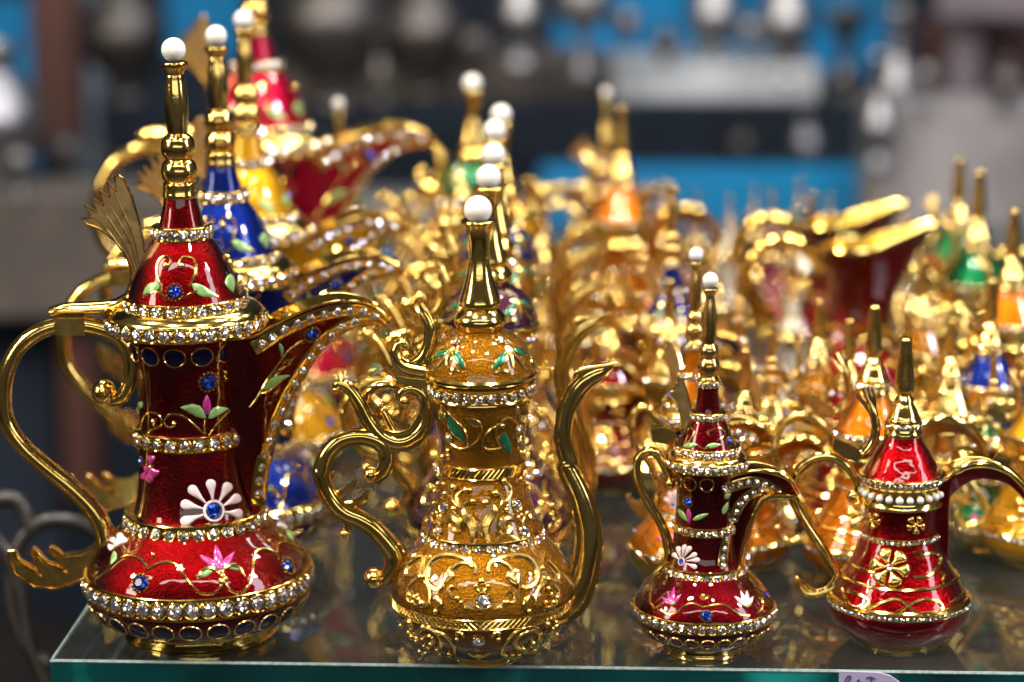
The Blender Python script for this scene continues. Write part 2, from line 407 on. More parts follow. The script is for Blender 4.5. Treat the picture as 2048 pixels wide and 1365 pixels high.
    def gem(s, px, py, r, kind='sapphire', bezel='beads', name='set_stone', lift=2.0):
        p, n = s.on(px, py); mb = MB()
        if bezel == 'beads':
            f = frame(n).to_3x3(); k = 14
            for i in range(k):
                a = 2 * PI * i / k; mb.ball(p + f @ V((math.cos(a), math.sin(a), 0)) * r * 1.16 * s.u + n * s.u, r * 0.2 * s.u, 6, 4)
        else: s.ringlet(mb, p + n * s.u, n, r * 1.1 * s.u, r * 0.17 * s.u, 18)
        o = s.add(mb, name, 'gold')
        st = s.stone(p, n, r * s.u, kind, o, lift * s.u * 0.6); return o
    def cell_ring(s, y, rx, ry, n, name='cloisonne_cell', inlay='inlay', phase=0.0, only=None):
        z0 = s.z(y)
        for i in range(n):
            th0 = 2 * PI * (i + phase) / n
            if only and not only[0] < ((th0 + PI) % (2 * PI)) - PI < only[1]: continue
            c = s.radial(th0, z0)
            if c is None: continue
            R = math.hypot(c[0].x, c[0].y); slope = math.hypot(c[1].x, c[1].y); P = []; N = []; rows = []
            for f, hh in ((1.0, 0.2), (0.6, 0.5), (0.05, 0.7)):
                row = []
                for k in range(16):
                    a = 2 * PI * k / 16; h = s.radial(th0 + f * rx * s.u * math.cos(a) / R, z0 + f * ry * s.u * math.sin(a) * slope)
                    h = h or c; row.append(h[0] + h[1] * hh * s.u)
                    if f == 1.0: P.append(h[0] + h[1] * 0.6 * s.u); N.append(h[1])
                rows.append(row)
            mb = MB().sweep(P, 1.9 * s.u, N, n=6, closed=True); o = s.add(mb, name, 'gold_satin')
            s.add(MB().grid(rows, cu=True), 'inlay', inlay, o)
    # --- free-standing pieces in the pot's upright plane
    def strap(s, mb, pts, rad, b=1.35, sub=5, k=0.0, c=0.0, n=10, a=1.0, ridge=False):
        """pts: image points (x, y[, offset towards the back in px]); rad: px list or number"""
        if not isinstance(rad, (list, tuple)): rad = [rad] * len(pts)
        P = []
        for x, y, r, off in cr([(p[0], p[1], r, p[2] if len(p) > 2 else 0.0) for p, r in zip(pts, rad)], sub):
            P.append((s.pl(x, y, k, c + off * s.u), max(r, 0.3) * s.u))
        mb.sweep([p for p, r in P], [r for p, r in P], V((k * -1, 1, 0)).normalized(), a=a, b=b, n=n)
        if ridge:                                    # raised edges along both borders of the strap
            for sg in (-1, 1):
                R = []
                for i, (p, r) in enumerate(P):
                    t = P[min(i + 1, len(P) - 1)][0] - P[max(i - 1, 0)][0]; t = t.normalized() if t.length > 1e-9 else V((1, 0, 0))
                    R.append((p + t.cross(V((0, 1, 0))) * sg * r * 0.78 + V((0, -0.62 * r * b, 0)), r * 0.24))
                mb.sweep([p for p, r in R], [r for p, r in R], V((0, 1, 0)), n=6)
    def plate(s, outline, thick, name, m, parent=None, c=0.0, k=0.0, bev=0.8, sub=0, key=None, rim=None):
        P = cr(outline, sub, True) if sub else outline
        bm = bmesh.new(); vs = [bm.verts.new(s.pl(x, y, k, c - thick / 2 * s.u)) for x, y in P]
        f = bm.faces.new(vs); bm.normal_update()
        ext = bmesh.ops.extrude_face_region(bm, geom=[f]); nv = [e for e in ext['geom'] if isinstance(e, bmesh.types.BMVert)]
        bmesh.ops.translate(bm, verts=nv, vec=V((0, thick * s.u, 0)))
        bmesh.ops.recalc_face_normals(bm, faces=bm.faces)
        big = [e for e in bm.edges if any(len(g.verts) > 4 for g in e.link_faces)]
        if bev: bmesh.ops.bevel(bm, geom=big, offset=bev * s.u, segments=2, affect='EDGES', clamp_overlap=True)
        me = bpy.data.meshes.new(name); bm.to_mesh(me); bm.free()
        me.polygons.foreach_set('use_smooth', [True] * len(me.polygons)); me.set_sharp_from_angle(angle=math.radians(30))
        me.materials.append(M[m]); o = link(name, me, parent or s.root); s.parts.append((o, parent, key or m))
        if rim:                                      # cast bead along the border, with ribs, on both faces
            lines, rr = rim; mb = MB()
            for sg in (-1, 1):
                mb.sweep([s.pl(x, y, k, c + sg * thick * 0.46 * s.u) for x, y in P], rr * s.u, V((0, 1, 0)), n=6, closed=True)
                for l in lines: s.strap(mb, l, [rr * 0.5] + [rr * 0.9] * (len(l) - 2) + [rr * 0.6], c=c + sg * thick * 0.42 * s.u, b=0.8, n=6)
            q = link('cast_edge', mb.mesh('cast_edge', M['gold']), parent if parent else s.root); s.parts.append((q, parent, 'gold'))
        return o
    def beak(s, T, B, wT, wB, name='spout', m='red', bulge=0.0, inner='gold', key='enamel'):
        """open beak: two cheeks from the upper lip T down to the keel B, gilded inside"""
        k = 22; n = 8
        def res(P):
            q = cr(P, 8); return [q[round(i * (len(q) - 1) / k)] for i in range(k + 1)]
        T = res([(x, y, q) for (x, y), q in zip(T, wT)]); B = res([(x, y, q) for (x, y), q in zip(B, wB)])
        near = []
        for (tx, ty, tw), (bx, by, bw) in zip(T, B):
            a = s.pl(tx, ty, 0, -tw * s.u); b_ = s.pl(bx, by, 0, -bw * s.u); row = []
            for j in range(n + 1):
                f = j / n; p = a.lerp(b_, f); p.y -= bulge * s.u * math.sin(PI * f) * min(1, (tw + 4) / 40); row.append(p)
            near.append(row)
        far = [[V((p.x, -p.y, p.z)) for p in r] for r in near]
        mb = MB().grid(near).grid(far, flip=True)
        keel = []
        for r in near:
            p = r[-1]; keel.append([V((p.x, p.y * math.cos(PI * q / 6), p.z - abs(p.y) * 0.35 * math.sin(PI * q / 6))) for q in range(7)])
        mb.grid(keel)
        o = s.add(mb, name, m, None, key); s.solid(MB().grid(near))
        th = 2.2 * s.u; mi = MB()
        def inn(r, sg): return [V((p.x, p.y + sg * min(th, abs(p.y) * 0.6), p.z)) for p in r]
        mi.grid([inn(r, 1) for r in near], flip=True); mi.grid([inn(r, -1) for r in far])
        mi.grid([[V((p[0].x, p[0].y * (1 - q / 3), p[0].z)) * 0.35 + V((p[n].x, p[n].y * (1 - q / 3), p[n].z)) * 0.65 for q in range(7)] for p in near])
        for rows in (near, far):
            mi.sweep([r[0] for r in rows], 2.6 * s.u, V((0, 0, 1)), n=8)
        s.add(mi, 'spout_lining', inner, o)
        return o, near
    def pearl(s, px, py, r, parent):
        o = link('pearl', ME['pearl'], parent); o.location = s.pl(px, py); o.scale = (r * s.u,) * 3
        s.parts.append((o, parent, 'pearl')); return o
    def done(s):
        """the same stones in one mesh, for pots too far back to tell them apart"""
        s.joined = {}
        for kind in {k for o, k in s.stones if not k.endswith('pearl')}:
            mb = MB()
            for o, k in s.stones:
                if k == kind: s.put_stone(mb, o.matrix_basis)
            s.joined[kind] = mb.mesh('rhinestones', M[kind + '_far'], smooth=False)

def clone(P, name, label, loc, enamel, yaw=0.0, scale=1.0, lean=0.0, group=None, pearl=True, cat='coffee pot', swap=None):
    r = bpy.data.objects.new(name, None); COL.objects.link(r); r.empty_display_size = 0.02
    r.matrix_basis = Matrix.Translation(loc) @ Matrix.Rotation(lean, 4, 'Y') @ Matrix.Rotation(yaw, 4, 'Z') @ Matrix.Scale(scale, 4)
    tag(r, label, cat, group); done = {}
    for o, par, key in P.parts:
        if key == 'pearl' and not pearl: continue
        c = o.copy(); COL.objects.link(c); c.parent = done.get(par, r)
        if 'label' in c: del c['label']
        c.matrix_basis = o.matrix_basis.copy(); done[o] = c
        mm = M[enamel] if key == 'enamel' else (M[swap[key]] if swap and key in swap else None)
        if mm and c.material_slots:
            c.material_slots[0].link = 'OBJECT'; c.material_slots[0].material = mm
    for kind, me in P.joined.items():
        tag(link('rhinestones', me, r), kind='stuff')
    return r
# ------------------------------------------------------------------ the four pots at the front edge
ROW = 'enamelled coffee pots along the front edge of the glass shelf'
def build_A():
    s = Pot('tall_coffee_pot', (402, 1262), (347, 100), 'tallest pot in sharp focus: ruby red enamel, rhinestone bands, white daisy on its neck', ROW); s.heavy = 1.2
    s.lathe('body', [(650, 116), (684, 115), (700, 112), (730, 107), (760, 104), (800, 102), (850, 102), (880, 104), (930, 108), (980, 114), (1015, 123), (1032, 136), (1050, 155), (1066, 175), (1085, 196), (1106, 212), (1128, 223), (1150, 228), (1175, 226), (1198, 218), (1216, 203), (1227, 185), (1234, 167), (1238, 151)], 'red', 3, 96, True, key='enamel')
    s.lathe('foot', [(1233, 146), (1235, 151), (1239, 153), (1242, 151), (1257, 151), (1260, 154), (1262, 154), (1262, 1)], 'gold')
    lid = s.lathe('lid', [(392, 32), (410, 35), (430, 40), (450, 45), (466, 51), (480, 60), (500, 74), (525, 88), (550, 99), (575, 108), (596, 116)], 'red', 3, 80, True, key='enamel')
    s.lathe('rim', [(606, 112), (607, 128), (611, 140), (618, 150), (626, 156), (640, 158), (650, 157), (656, 152), (660, 140), (661, 112)], 'gold', 0, 96)
    fin = s.lathe('finial', [(127, 1), (124, 20), (124, 25), (128, 26.5), (134, 25), (140, 21), (147, 18), (150, 17.5), (152, 18.5), (160, 19), (182, 22), (205, 23.5), (235, 22.5), (262, 20), (268, 20), (271, 25), (279, 31), (295, 34), (309, 31), (317, 26), (320, 26), (326, 32), (343, 36), (358, 32), (364, 28), (365, 32), (368, 33), (380, 33), (390, 35), (394, 34)], 'gold_dark', 2, 48)
    s.pearl(347, 100, 24, fin)
    s.band(463, 14, 58, 18, 10.5); s.band(604, 15, 121, 25, 12.5, depth=30)
    s.band(640, 14, 158, 33, 12.0, depth=12)
    s.band(866, 16, 110, 23, 11.0); s.band(1032, 17, 142, 30, 11.0, tilt=0.35, depth=26)
    s.band(1153, 22, 229, 43, 15.0, depth=16)
    s.cell_ring(692, 22, 19, 13, phase=-0.24, only=(-2.3, 1.35)); s.cell_ring(1200, 22, 20, 25, phase=0.1)
    # lid ornaments
    q = lambda p: Q(4.55, 220, 460, p)
    mb = MB()
    for l in ([(470, 570), (455, 480), (430, 400), (435, 310), (470, 255), (520, 240), (550, 270), (545, 310), (520, 335)], [(720, 520), (760, 440), (785, 340), (760, 270), (700, 245), (650, 260), (625, 310), (645, 335)],
              [(300, 610), (380, 570), (450, 570), (520, 640)], [(980, 610), (860, 545), (760, 570), (660, 630)]): s.wire(mb, q(l), 2.3)
    for x, y in q([(510, 330), (652, 330), (1070, 255)]): s.bead(mb, x, y, 6)
    s.add(mb, 'scrollwork', 'gold')
    for a, b_, w_ in (((460, 500), (300, 595), 95), ((740, 490), (980, 600), 95), ((1090, 400), (1118, 570), 90)):
        mb = MB(); (a, b_) = q([a, b_]); s.leaf(mb, a, b_, w_ / 4.55, 3.0, 0.08); s.add(mb, 'leaf', 'leaf_pale')
    s.gem(*q([(588, 568)])[0], 13.5); s.gem(*q([(1195, 415)])[0], 8)
    # neck
    q = lambda p: Q(4.265, 240, 740, p)
    s.gem(*q([(752, 105)])[0], 16.5)
    mb = MB()
    for l in ([(720, 550), (640, 480), (560, 410), (480, 380), (410, 390), (375, 430), (390, 480), (440, 495), (470, 465)], [(760, 560), (820, 470), (890, 390), (960, 345), (1020, 345), (1040, 390), (1010, 435), (980, 425)], [(730, 545), (720, 480), (735, 400)],
              [(180, 500), (195, 410), (250, 365), (320, 380), (355, 430), (340, 480), (290, 480), (285, 440)], [(240, 560), (255, 510), (310, 495)], [(240, 20), (255, 120), (255, 250), (260, 310)], [(880, 20), (920, 30), (890, 55), (920, 75), (890, 95)]): s.wire(mb, q(l), 2.0)
    for x, y in q([(463, 460), (290, 440), (985, 425)]): s.bead(mb, x, y, 5)
    s.add(mb, 'scrollwork', 'gold')
    mb = MB(); s.leaf(mb, *q([(740, 390), (740, 205)]), 17, 4); s.add(mb, 'flower_bud', 'petal_pink')
    for a, b_, w_, bd in (((735, 410), (512, 320), 22, 0.12), ((750, 415), (928, 330), 18, -0.12), ((150, 330), (190, 270), 14, 0)):
        mb = MB(); s.leaf(mb, *q([a, b_]), w_, 3, bd, 0.06); s.add(mb, 'leaf', 'leaf_pale')
    # daisy
    cx, cy = q([(800, 1205)])[0]; mb = MB(); p, n = s.on(cx, cy); s.ringlet(mb, p + n * s.u, n, 19.5 * s.u, 3.0 * s.u, 22); d = s.add(mb, 'daisy', 'petal_white')
    s.stone(p, n, 16.5 * s.u, 'sapphire', d, 1.2 * s.u)
    for e in ((770, 935), (935, 965), (1025, 1080), (1042, 1232), (590, 995), (518, 1140), (518, 1305)):
        ex, ey = q([e])[0]; L = math.hypot(ex - cx, ey - cy); st = (cx + (ex - cx) * 20 / L, cy + (ey - cy) * 20 / L)
        mb = MB(); s.petal(mb, st, (ex, ey), 21, 4.0); s.add(mb, 'petal', 'petal_white', d)
    # flower at the left of the neck
    mb = MB(); p, n = s.on(*q([(265, 830)])[0]); mb.ball(p + n * 2 * s.u, 5 * s.u, 8, 6); d = s.add(mb, 'side_flower', 'gold')
    for e, w_ in (((275, 730), 16), ((320, 900), 16), ((210, 850), 14), ((255, 960), 16), ((185, 930), 12)):
        mb = MB(); s.petal(mb, q([(262, 830)])[0], q([e])[0], w_, 4); s.add(mb, 'petal', 'petal_pink', d)
    s.gem(*q([(150, 780)])[0], 8)
    # belly
    q = lambda p: Q(4.096, 160, 1040, p)
    mb = MB()
    for l in ([(150, 470), (230, 410), (330, 320), (410, 295), (490, 320), (540, 370), (550, 410)], [(560, 410), (620, 370), (700, 345), (790, 370), (850, 450), (910, 530), (970, 595), (1050, 610), (1120, 590), (1160, 540), (1150, 480)],
              [(1190, 520), (1220, 570), (1290, 600), (1360, 570), (1400, 490), (1420, 370), (1430, 280), (1480, 240), (1560, 250), (1620, 300)], [(1630, 330), (1610, 240), (1640, 185), (1720, 195), (1800, 235), (1880, 270)]): s.wire(mb, q(l), 2.6)
    for l in ([(970, 490), (990, 430), (1050, 400), (1110, 410), (1150, 450)], [(1160, 440), (1190, 390), (1250, 380), (1310, 400), (1350, 470)]): s.wire(mb, q(l), 3.6, taper=True)
    for x, y in q([(1170, 465), (1165, 512), (1190, 490)]): s.bead(mb, x, y, 6)
    for x, y in q([(600, 290), (1545, 180), (30, 590)]): s.bead(mb, x, y, 4.5)
    s.add(mb, 'scrollwork', 'gold')
    mb = MB(); p, n = s.on(*q([(1150, 425)])[0]); mb.ball(p + n * s.u, 4 * s.u, 8, 6); d = s.add(mb, 'lotus', 'gold')
    for e, w_ in (((1108, 205), 19), ((978, 288), 16), ((1270, 258), 15)):
        mb = MB(); s.leaf(mb, q([(1150, 412)])[0], q([e])[0], w_, 5); s.add(mb, 'petal', 'petal_pink', d)
    for a, b_, w_ in (((1090, 375), (945, 465), 17), ((1190, 380), (1330, 420), 14), ((285, 255), (250, 370), 11), ((1690, 85), (1745, 170), 10)):
        mb = MB(); s.leaf(mb, *q([a, b_]), w_, 3, -0.1); s.add(mb, 'leaf', 'leaf_pale')
    s.gem(*q([(495, 520)])[0], 15.5); s.gem(*q([(1705, 375)])[0], 14.5)
    for c, es in (((300, 215), ((340, 110), (260, 150), (380, 150), (230, 230))), ((1690, 75), ((1620, 20), (1660, 5), (1720, 20)))):
        mb = MB(); p, n = s.on(*q([c])[0]); mb.ball(p, 3.5 * s.u, 8, 6); d = s.add(mb, 'side_flower', 'gold')
        for e in es: mb = MB(); s.petal(mb, q([c])[0], q([e])[0], 14, 4); s.add(mb, 'petal', 'petal_white', d)
    # spout
    q = lambda p: Q(3.25, 500, 560, p)
    T = q([(-160, 390), (30, 370), (130, 310), (230, 255), (340, 205), (450, 165), (560, 140), (670, 140), (760, 155), (850, 200), (905, 270)])
    B = q([(-90, 1500), (74, 1480), (120, 1230), (184, 990), (258, 785), (340, 630), (440, 490), (550, 375), (680, 305), (800, 278), (905, 285)])
    sp, near = s.beak(T, B, [84, 78, 72, 64, 55, 46, 37, 28, 18, 9, 2], [30, 30, 27, 24, 21, 18, 15, 12, 9, 5, 2], m='red')
    ct = q([(80, 415), (148, 372), (222, 325), (310, 285), (392, 250), (482, 222), (568, 207), (650, 200), (735, 210), (808, 238)])
    cb = q([(678, 270), (602, 307), (525, 362), (458, 428), (392, 500), (337, 587), (290, 670), (240, 760), (200, 855), (160, 940), (132, 1040), (100, 1135), (75, 1220), (62, 1305), (57, 1390)])
    mb = MB(); s.wire(mb, q([(22, 447)]) + ct + q([(860, 255), (890, 275)]), 2.2, flat=5.6); s.wire(mb, q([(808, 250), (745, 258)]) + cb + q([(56, 1465)]), 2.2, flat=5.6)
    tr = s.add(mb, 'jewelled_trim', 'gold')
    for x, y in ct + cb: p, n = s.on(x, y); s.stone(p, n, 10.0 * s.u, 'crystal', tr, 2.2 * s.u)
    s.gem(*q([(405, 357)])[0], 13.5)
    mb = MB()
    for l in ([(0, 830), (60, 750), (110, 650), (180, 550), (260, 450), (350, 390)], [(60, 745), (120, 720), (200, 660)]): s.wire(mb, q(l), 2.0)
    s.add(mb, 'scrollwork', 'gold')
    for a, b_, w_ in (((80, 720), (262, 620), 15), ((190, 410), (205, 500), 9)):
        mb = MB(); s.leaf(mb, *q([a, b_]), w_, 2.5, -0.08); s.add(mb, 'leaf', 'leaf_pale')
    # handle, comb foot, hinge, thumb fin
    mb = MB()
    s.strap(mb, [(222, 803), (250, 788), (266, 748), (262, 706), (240, 674), (200, 655), (150, 648), (95, 655), (45, 687), (16, 737), (7, 790), (15, 845), (45, 890), (95, 935), (145, 975), (188, 1020), (211, 1065), (212, 1105), (195, 1140)],
            [10, 14, 16, 17, 17, 16, 16, 16, 16, 16, 16, 16, 16, 16.5, 17, 17.5, 18.5, 19, 16], b=1.3, sub=6, n=14, ridge=True)
    mb.ball(s.pl(208, 784), 25 * s.u, 20, 12, (1, 1.1, 1)); mb.ball(s.pl(208, 784, 0, -24 * s.u), 8 * s.u, 12, 8)
    hd = s.add(mb, 'handle', 'gold')
    s.plate([(226, 1061), (214, 1114), (183, 1148), (158, 1163), (113, 1178), (68, 1174), (30, 1148), (17, 1118), (18, 1103), (27, 1102), (40, 1125), (77, 1146), (72, 1125), (60, 1106), (64, 1099), (72, 1103), (90, 1125), (128, 1140), (118, 1122), (97, 1103), (99, 1096), (107, 1099), (124, 1112), (162, 1108), (189, 1091), (205, 1060)], 30, 'handle_claw', 'gold_relief', hd, bev=4.5, rim=([[(30, 1118), (60, 1148), (110, 1162), (165, 1146), (205, 1105)], [(76, 1112), (105, 1140), (150, 1142), (196, 1108)], [(112, 1106), (150, 1122), (195, 1100)]], 3.0))
    s.plate([(112, 636), (166, 636), (170, 652), (168, 672), (112, 672), (107, 652)], 46, 'hinge_block', 'gold_relief', bev=2)
    f = s.plate([(230, 354), (232, 384), (215, 364), (220, 396), (199, 382), (207, 412), (184, 398), (194, 424), (169, 411), (184, 436), (162, 438), (174, 449), (197, 457), (215, 470), (234, 488), (250, 508), (262, 536), (262, 565), (252, 586), (270, 606), (284, 584), (290, 545), (290, 513), (283, 462), (264, 395), (248, 359), (238, 352)], 13, 'thumb_fin', 'gold_fin', lid, bev=1.6, rim=([[(222, 374), (244, 420), (268, 480), (280, 545)], [(207, 394), (234, 436), (262, 490), (277, 550)], [(193, 410), (224, 448), (254, 500), (274, 556)], [(178, 428), (212, 458), (246, 505), (270, 556)]], 2.4))
    mb = MB(); s.strap(mb, [(100, 624), (130, 617), (180, 615), (228, 610), (258, 592), (274, 568)], [9, 11, 12, 12, 10, 7], b=2.0, n=12); s.add(mb, 'hinge_arm', 'gold', lid)
    s.done(); return s

def build_B():
    s = Pot('slender_coffee_pot', (969, 1309), (957, 420), 'amber enamel pot with green leaves, scrolled handle and slim swan-neck spout, in sharp focus', ROW); s.heavy = 1.65
    s.lathe('body', [(770, 98), (790, 97), (816, 95), (850, 90), (880, 86), (915, 82), (945, 83), (975, 91), (1008, 101), (1040, 110), (1066, 121), (1085, 138), (1105, 155), (1130, 172), (1158, 183), (1185, 185), (1210, 181), (1235, 170), (1258, 150), (1278, 124), (1292, 98), (1300, 82)], 'amber', 3, 96, True, key='enamel')
    s.lathe('foot', [(1297, 78), (1299, 82), (1306, 82), (1309, 80), (1309, 1)], 'gold')
    lid = s.lathe('lid', [(655, 38), (662, 52), (672, 70), (686, 86), (702, 97), (722, 105), (740, 109), (746, 110)], 'amber', 3, 80, True, key='enamel')
    s.lathe('lid_edge', [(740, 104), (741, 110), (745, 113.5), (750, 113.5), (753, 110), (754, 98)], 'gold', 0, 80, parent=lid)
    s.lathe('rim', [(756, 96), (756, 106), (759, 109), (763, 106), (766, 105), (784, 103), (788, 106), (792, 106), (795, 100), (796, 94)], 'gold_dark', 0, 88)
    fin = s.lathe('finial', [(447, 1), (441, 26), (440, 32), (443, 34.5), (448, 32), (456, 26.5), (470, 22.5), (495, 20.5), (520, 21), (545, 25), (565, 30), (585, 37), (600, 41.5), (608, 42), (614, 38), (617, 36.5), (622, 42), (632, 50), (641, 52), (650, 49), (656, 44), (660, 42), (664, 44), (668, 46)], 'gold', 2, 56)
    s.pearl(956, 419.5, 28, fin)
    s.band(775, 9, 105, 27, 9.2, m='gold_dark')
    s.band(1066, 13, 122, 31, 9.2, tilt=0.3, depth=24)
    for y, r, n, hh in ((929, 84, 52, 11), (1194, 184, 100, 10)):
        mb = MB().lathe(s.zr([(y - hh - 1, r - 12), (y - hh - 1, r), (y - hh + 1, r + 2), (y - hh + 3, r), (y + hh - 3, r), (y + hh - 1, r + 2), (y + hh + 1, r), (y + hh + 1, r - 12)]), 96)
        z0, z1 = s.z(y + hh - 2), s.z(y - hh + 2)
        for i in range(n):
            for sg in (0, 1):
                P = []
                for t in (0, .5, 1):
                    th = 2 * PI * (i + (t if sg == 0 else -t) * 1.6) / n; P.append(V((r * s.u * math.sin(th), -r * s.u * math.cos(th), z0 + (z1 - z0) * t)))
                if sg == 0 or y > 1000: mb.sweep(P, 1.9 * s.u, V((P[1].x, P[1].y, 0)), n=5)
        s.add(mb, 'rope_band', 'gold')
    # --- dome
    q = lambda p: Q(4.265, 840, 640, p)
    mb = MB()
    for l in ([(290, 235), (220, 330), (110, 440)], [(290, 240), (240, 330), (235, 410)], [(735, 235), (775, 320), (790, 420)], [(745, 230), (830, 340), (905, 425)], [(250, 440), (290, 420), (340, 440)], [(640, 450), (700, 430), (770, 450)]): s.wire(mb, q(l), 2.4, taper=True)
    s.add(mb, 'sprig_stems', 'gold_relief')
    def leaves(L, f):
        for a, b_, w_, bd in L:
            (a, b_) = q([a, b_]); mb = MB(); out = s.leaf(mb, a, b_, w_ / f, 3, bd, 0.08); o = s.add(mb, 'leaf', 'leaf_dark')
            mg = MB(); s.wire(mg, out, 1.3, 1, True); s.add(mg, 'leaf_outline', 'gold', o)
    leaves([((295, 250), (385, 432), 70, 0.03), ((258, 268), (95, 342), 55, 0.05), ((738, 270), (612, 432), 70, -0.03), ((775, 245), (912, 322), 48, -0.08), ((60, 330), (45, 400), 40, 0), ((960, 300), (985, 420), 40, 0)], 4.265)
    for x, y in q([(315, 185), (686, 172)]): s.gem(x, y, 9.0, 'iris', 'ring')
    # --- neck
    leaves([((240, 810), (395, 1050), 90, 0.05), ((700, 950), (778, 1150), 92, 0.06), ((885, 985), (835, 1098), 52, 0), ((200, 790), (180, 850), 50, 0)], 4.265)
    mb = MB()
    for l in ([(250, 720), (235, 780), (290, 850), (380, 940), (400, 1060)], [(270, 1065), (340, 1105), (420, 1090), (490, 1040), (525, 960), (510, 890), (460, 850), (390, 850)], [(700, 885), (610, 930), (545, 1010), (530, 1070), (570, 1110), (660, 1105), (720, 1080)], [(670, 890), (650, 960), (670, 1040), (720, 1110)], [(690, 870), (760, 840), (810, 870), (840, 900)], [(230, 1120), (250, 1160), (240, 1190)], [(900, 700), (910, 800), (880, 880)], [(180, 700), (190, 760), (170, 800)]): s.wire(mb, q(l), 2.1)
    s.blob(mb, q([(400, 850), (450, 840), (505, 880), (500, 915), (450, 905)]), 3)
    for x, y in q([(250, 1155), (200, 1165), (245, 1115), (700, 900), (845, 1030), (820, 750), (850, 1130)]): s.bead(mb, x, y, 4)
    s.add(mb, 'scrollwork', 'gold_relief')
    for x, y in q([(843, 935), (243, 1013)]): s.gem(x, y, 9.2, 'iris', 'ring')
    # --- shoulder filigree
    q = lambda p: Q(5.25, 820, 940, p)
    mb = MB()
    for l, r in (([(650, 775), (668, 700), (650, 590), (615, 520), (580, 450), (565, 400)], 5.0), ([(830, 765), (800, 680), (800, 590), (835, 510), (880, 450), (885, 400), (870, 365)], 4.2), ([(350, 535), (410, 495), (465, 500), (520, 550), (510, 610), (460, 630), (430, 600), (432, 570)], 4.0), ([(1110, 525), (1040, 502), (980, 520), (950, 580), (970, 640), (1020, 650), (1045, 610), (1030, 585)], 4.0)): s.wire(mb, q(l), r, taper=True)
    for l in ([(565, 410), (500, 370), (440, 300), (415, 220), (430, 150), (470, 130)], [(540, 400), (500, 330), (495, 270), (540, 225), (590, 210)], [(570, 380), (600, 345), (650, 335)], [(885, 440), (940, 410), (975, 330), (950, 270), (895, 245)], [(985, 340), (1040, 280), (1060, 200), (1020, 140), (980, 115)], [(1185, 600), (1190, 520), (1220, 460), (1260, 435), (1300, 480)], [(240, 545), (225, 480), (250, 440), (290, 470), (285, 540), (250, 550)], [(1110, 140), (1140, 95), (1200, 110), (1220, 170)], [(330, 290), (380, 250), (420, 300)], [(900, 750), (960, 700), (1050, 690), (1140, 740)], [(1180, 470), (1140, 500), (1160, 560)], [(330, 480), (290, 520), (330, 580)]): s.wire(mb, q(l), 2.0)
    for x, y, r in ((590, 212, 26), (660, 330, 24), (790, 345, 32), (890, 245, 30), (980, 115, 26), (465, 185, 30), (465, 410, 26), (635, 210, 18), (1010, 420, 22), (1020, 380, 16), (300, 60, 26), (270, 150, 24), (270, 230, 24), (360, 150, 18), (1240, 60, 22), (1275, 150, 20), (1275, 205, 20), (1145, 100, 24), (375, 250, 22), (330, 490, 18), (260, 350, 18)): s.bead(mb, *q([(x, y)])[0], r / 5.25)
    s.add(mb, 'filigree', 'gold_relief')
    for x, y, r in ((355, 392, 10.5), (1120, 370, 11), (295, 640, 10), (1200, 650, 11), (1270, 495, 7)): s.gem(*q([(x, y)])[0], r, 'crystal', 'ring')
    # --- belly
    q = lambda p: Q(5.12, 780, 1080, p)
    mb = MB()
    for l, r in (([(870, 350), (880, 290), (840, 240), (740, 190), (620, 160), (510, 170), (430, 220), (395, 300), (385, 400), (420, 470), (480, 510), (530, 480), (545, 420)], 3.4), ([(640, 300), (700, 250), (790, 240), (850, 280)], 2.8), ([(1010, 330), (1010, 270), (1050, 220), (1120, 220), (1200, 260), (1245, 310)], 3.0), ([(1100, 205), (1200, 170), (1330, 160), (1430, 200), (1490, 280), (1510, 370), (1470, 450), (1400, 490), (1330, 480)], 3.4),
                 ([(160, 360), (180, 280), (250, 210), (330, 170), (350, 240), (310, 330), (240, 370), (165, 365)], 3.0), ([(1565, 120), (1550, 230), (1570, 330), (1620, 390), (1700, 430), (1735, 380), (1680, 290), (1610, 220)], 3.0), ([(380, 170), (360, 260), (370, 350), (300, 400)], 3.2), ([(1520, 270), (1560, 330), (1580, 400), (1500, 500)], 3.2),
                 ([(300, 390), (220, 450), (180, 560), (200, 640), (290, 680), (380, 670), (420, 600), (410, 500), (360, 420)], 2.6), ([(1600, 440), (1530, 480), (1480, 560), (1490, 650), (1550, 700), (1640, 690), (1710, 620), (1720, 530), (1670, 460)], 2.6)): s.wire(mb, q(l), r)
    s.blob(mb, q([(540, 470), (545, 380), (570, 310), (630, 288), (668, 375), (610, 420)]), 5); s.blob(mb, q([(1190, 350), (1250, 300), (1335, 310), (1350, 390), (1315, 490), (1260, 470), (1205, 410)]), 6)
    for x, y, r in ((265, 185, 34), (215, 570, 24), (265, 590, 26), (340, 650, 34), (290, 570, 22), (330, 390, 34), (360, 380, 24), (245, 640, 24), (300, 610, 22), (1610, 505, 26), (1700, 590, 22), (1660, 640, 24), (1610, 410, 28), (1550, 300, 28), (1640, 560, 22), (935, 430, 30), (140, 185, 18), (420, 180, 18), (1590, 640, 20)): s.bead(mb, *q([(x, y)])[0], r / 5.12)
    s.add(mb, 'scrollwork', 'gold_relief')
    s.gem(*q([(955, 632)])[0], 14, 'crystal', 'ring'); s.gem(*q([(905, 1042)])[0], 11.5, 'crystal', 'ring')
    mb = MB()
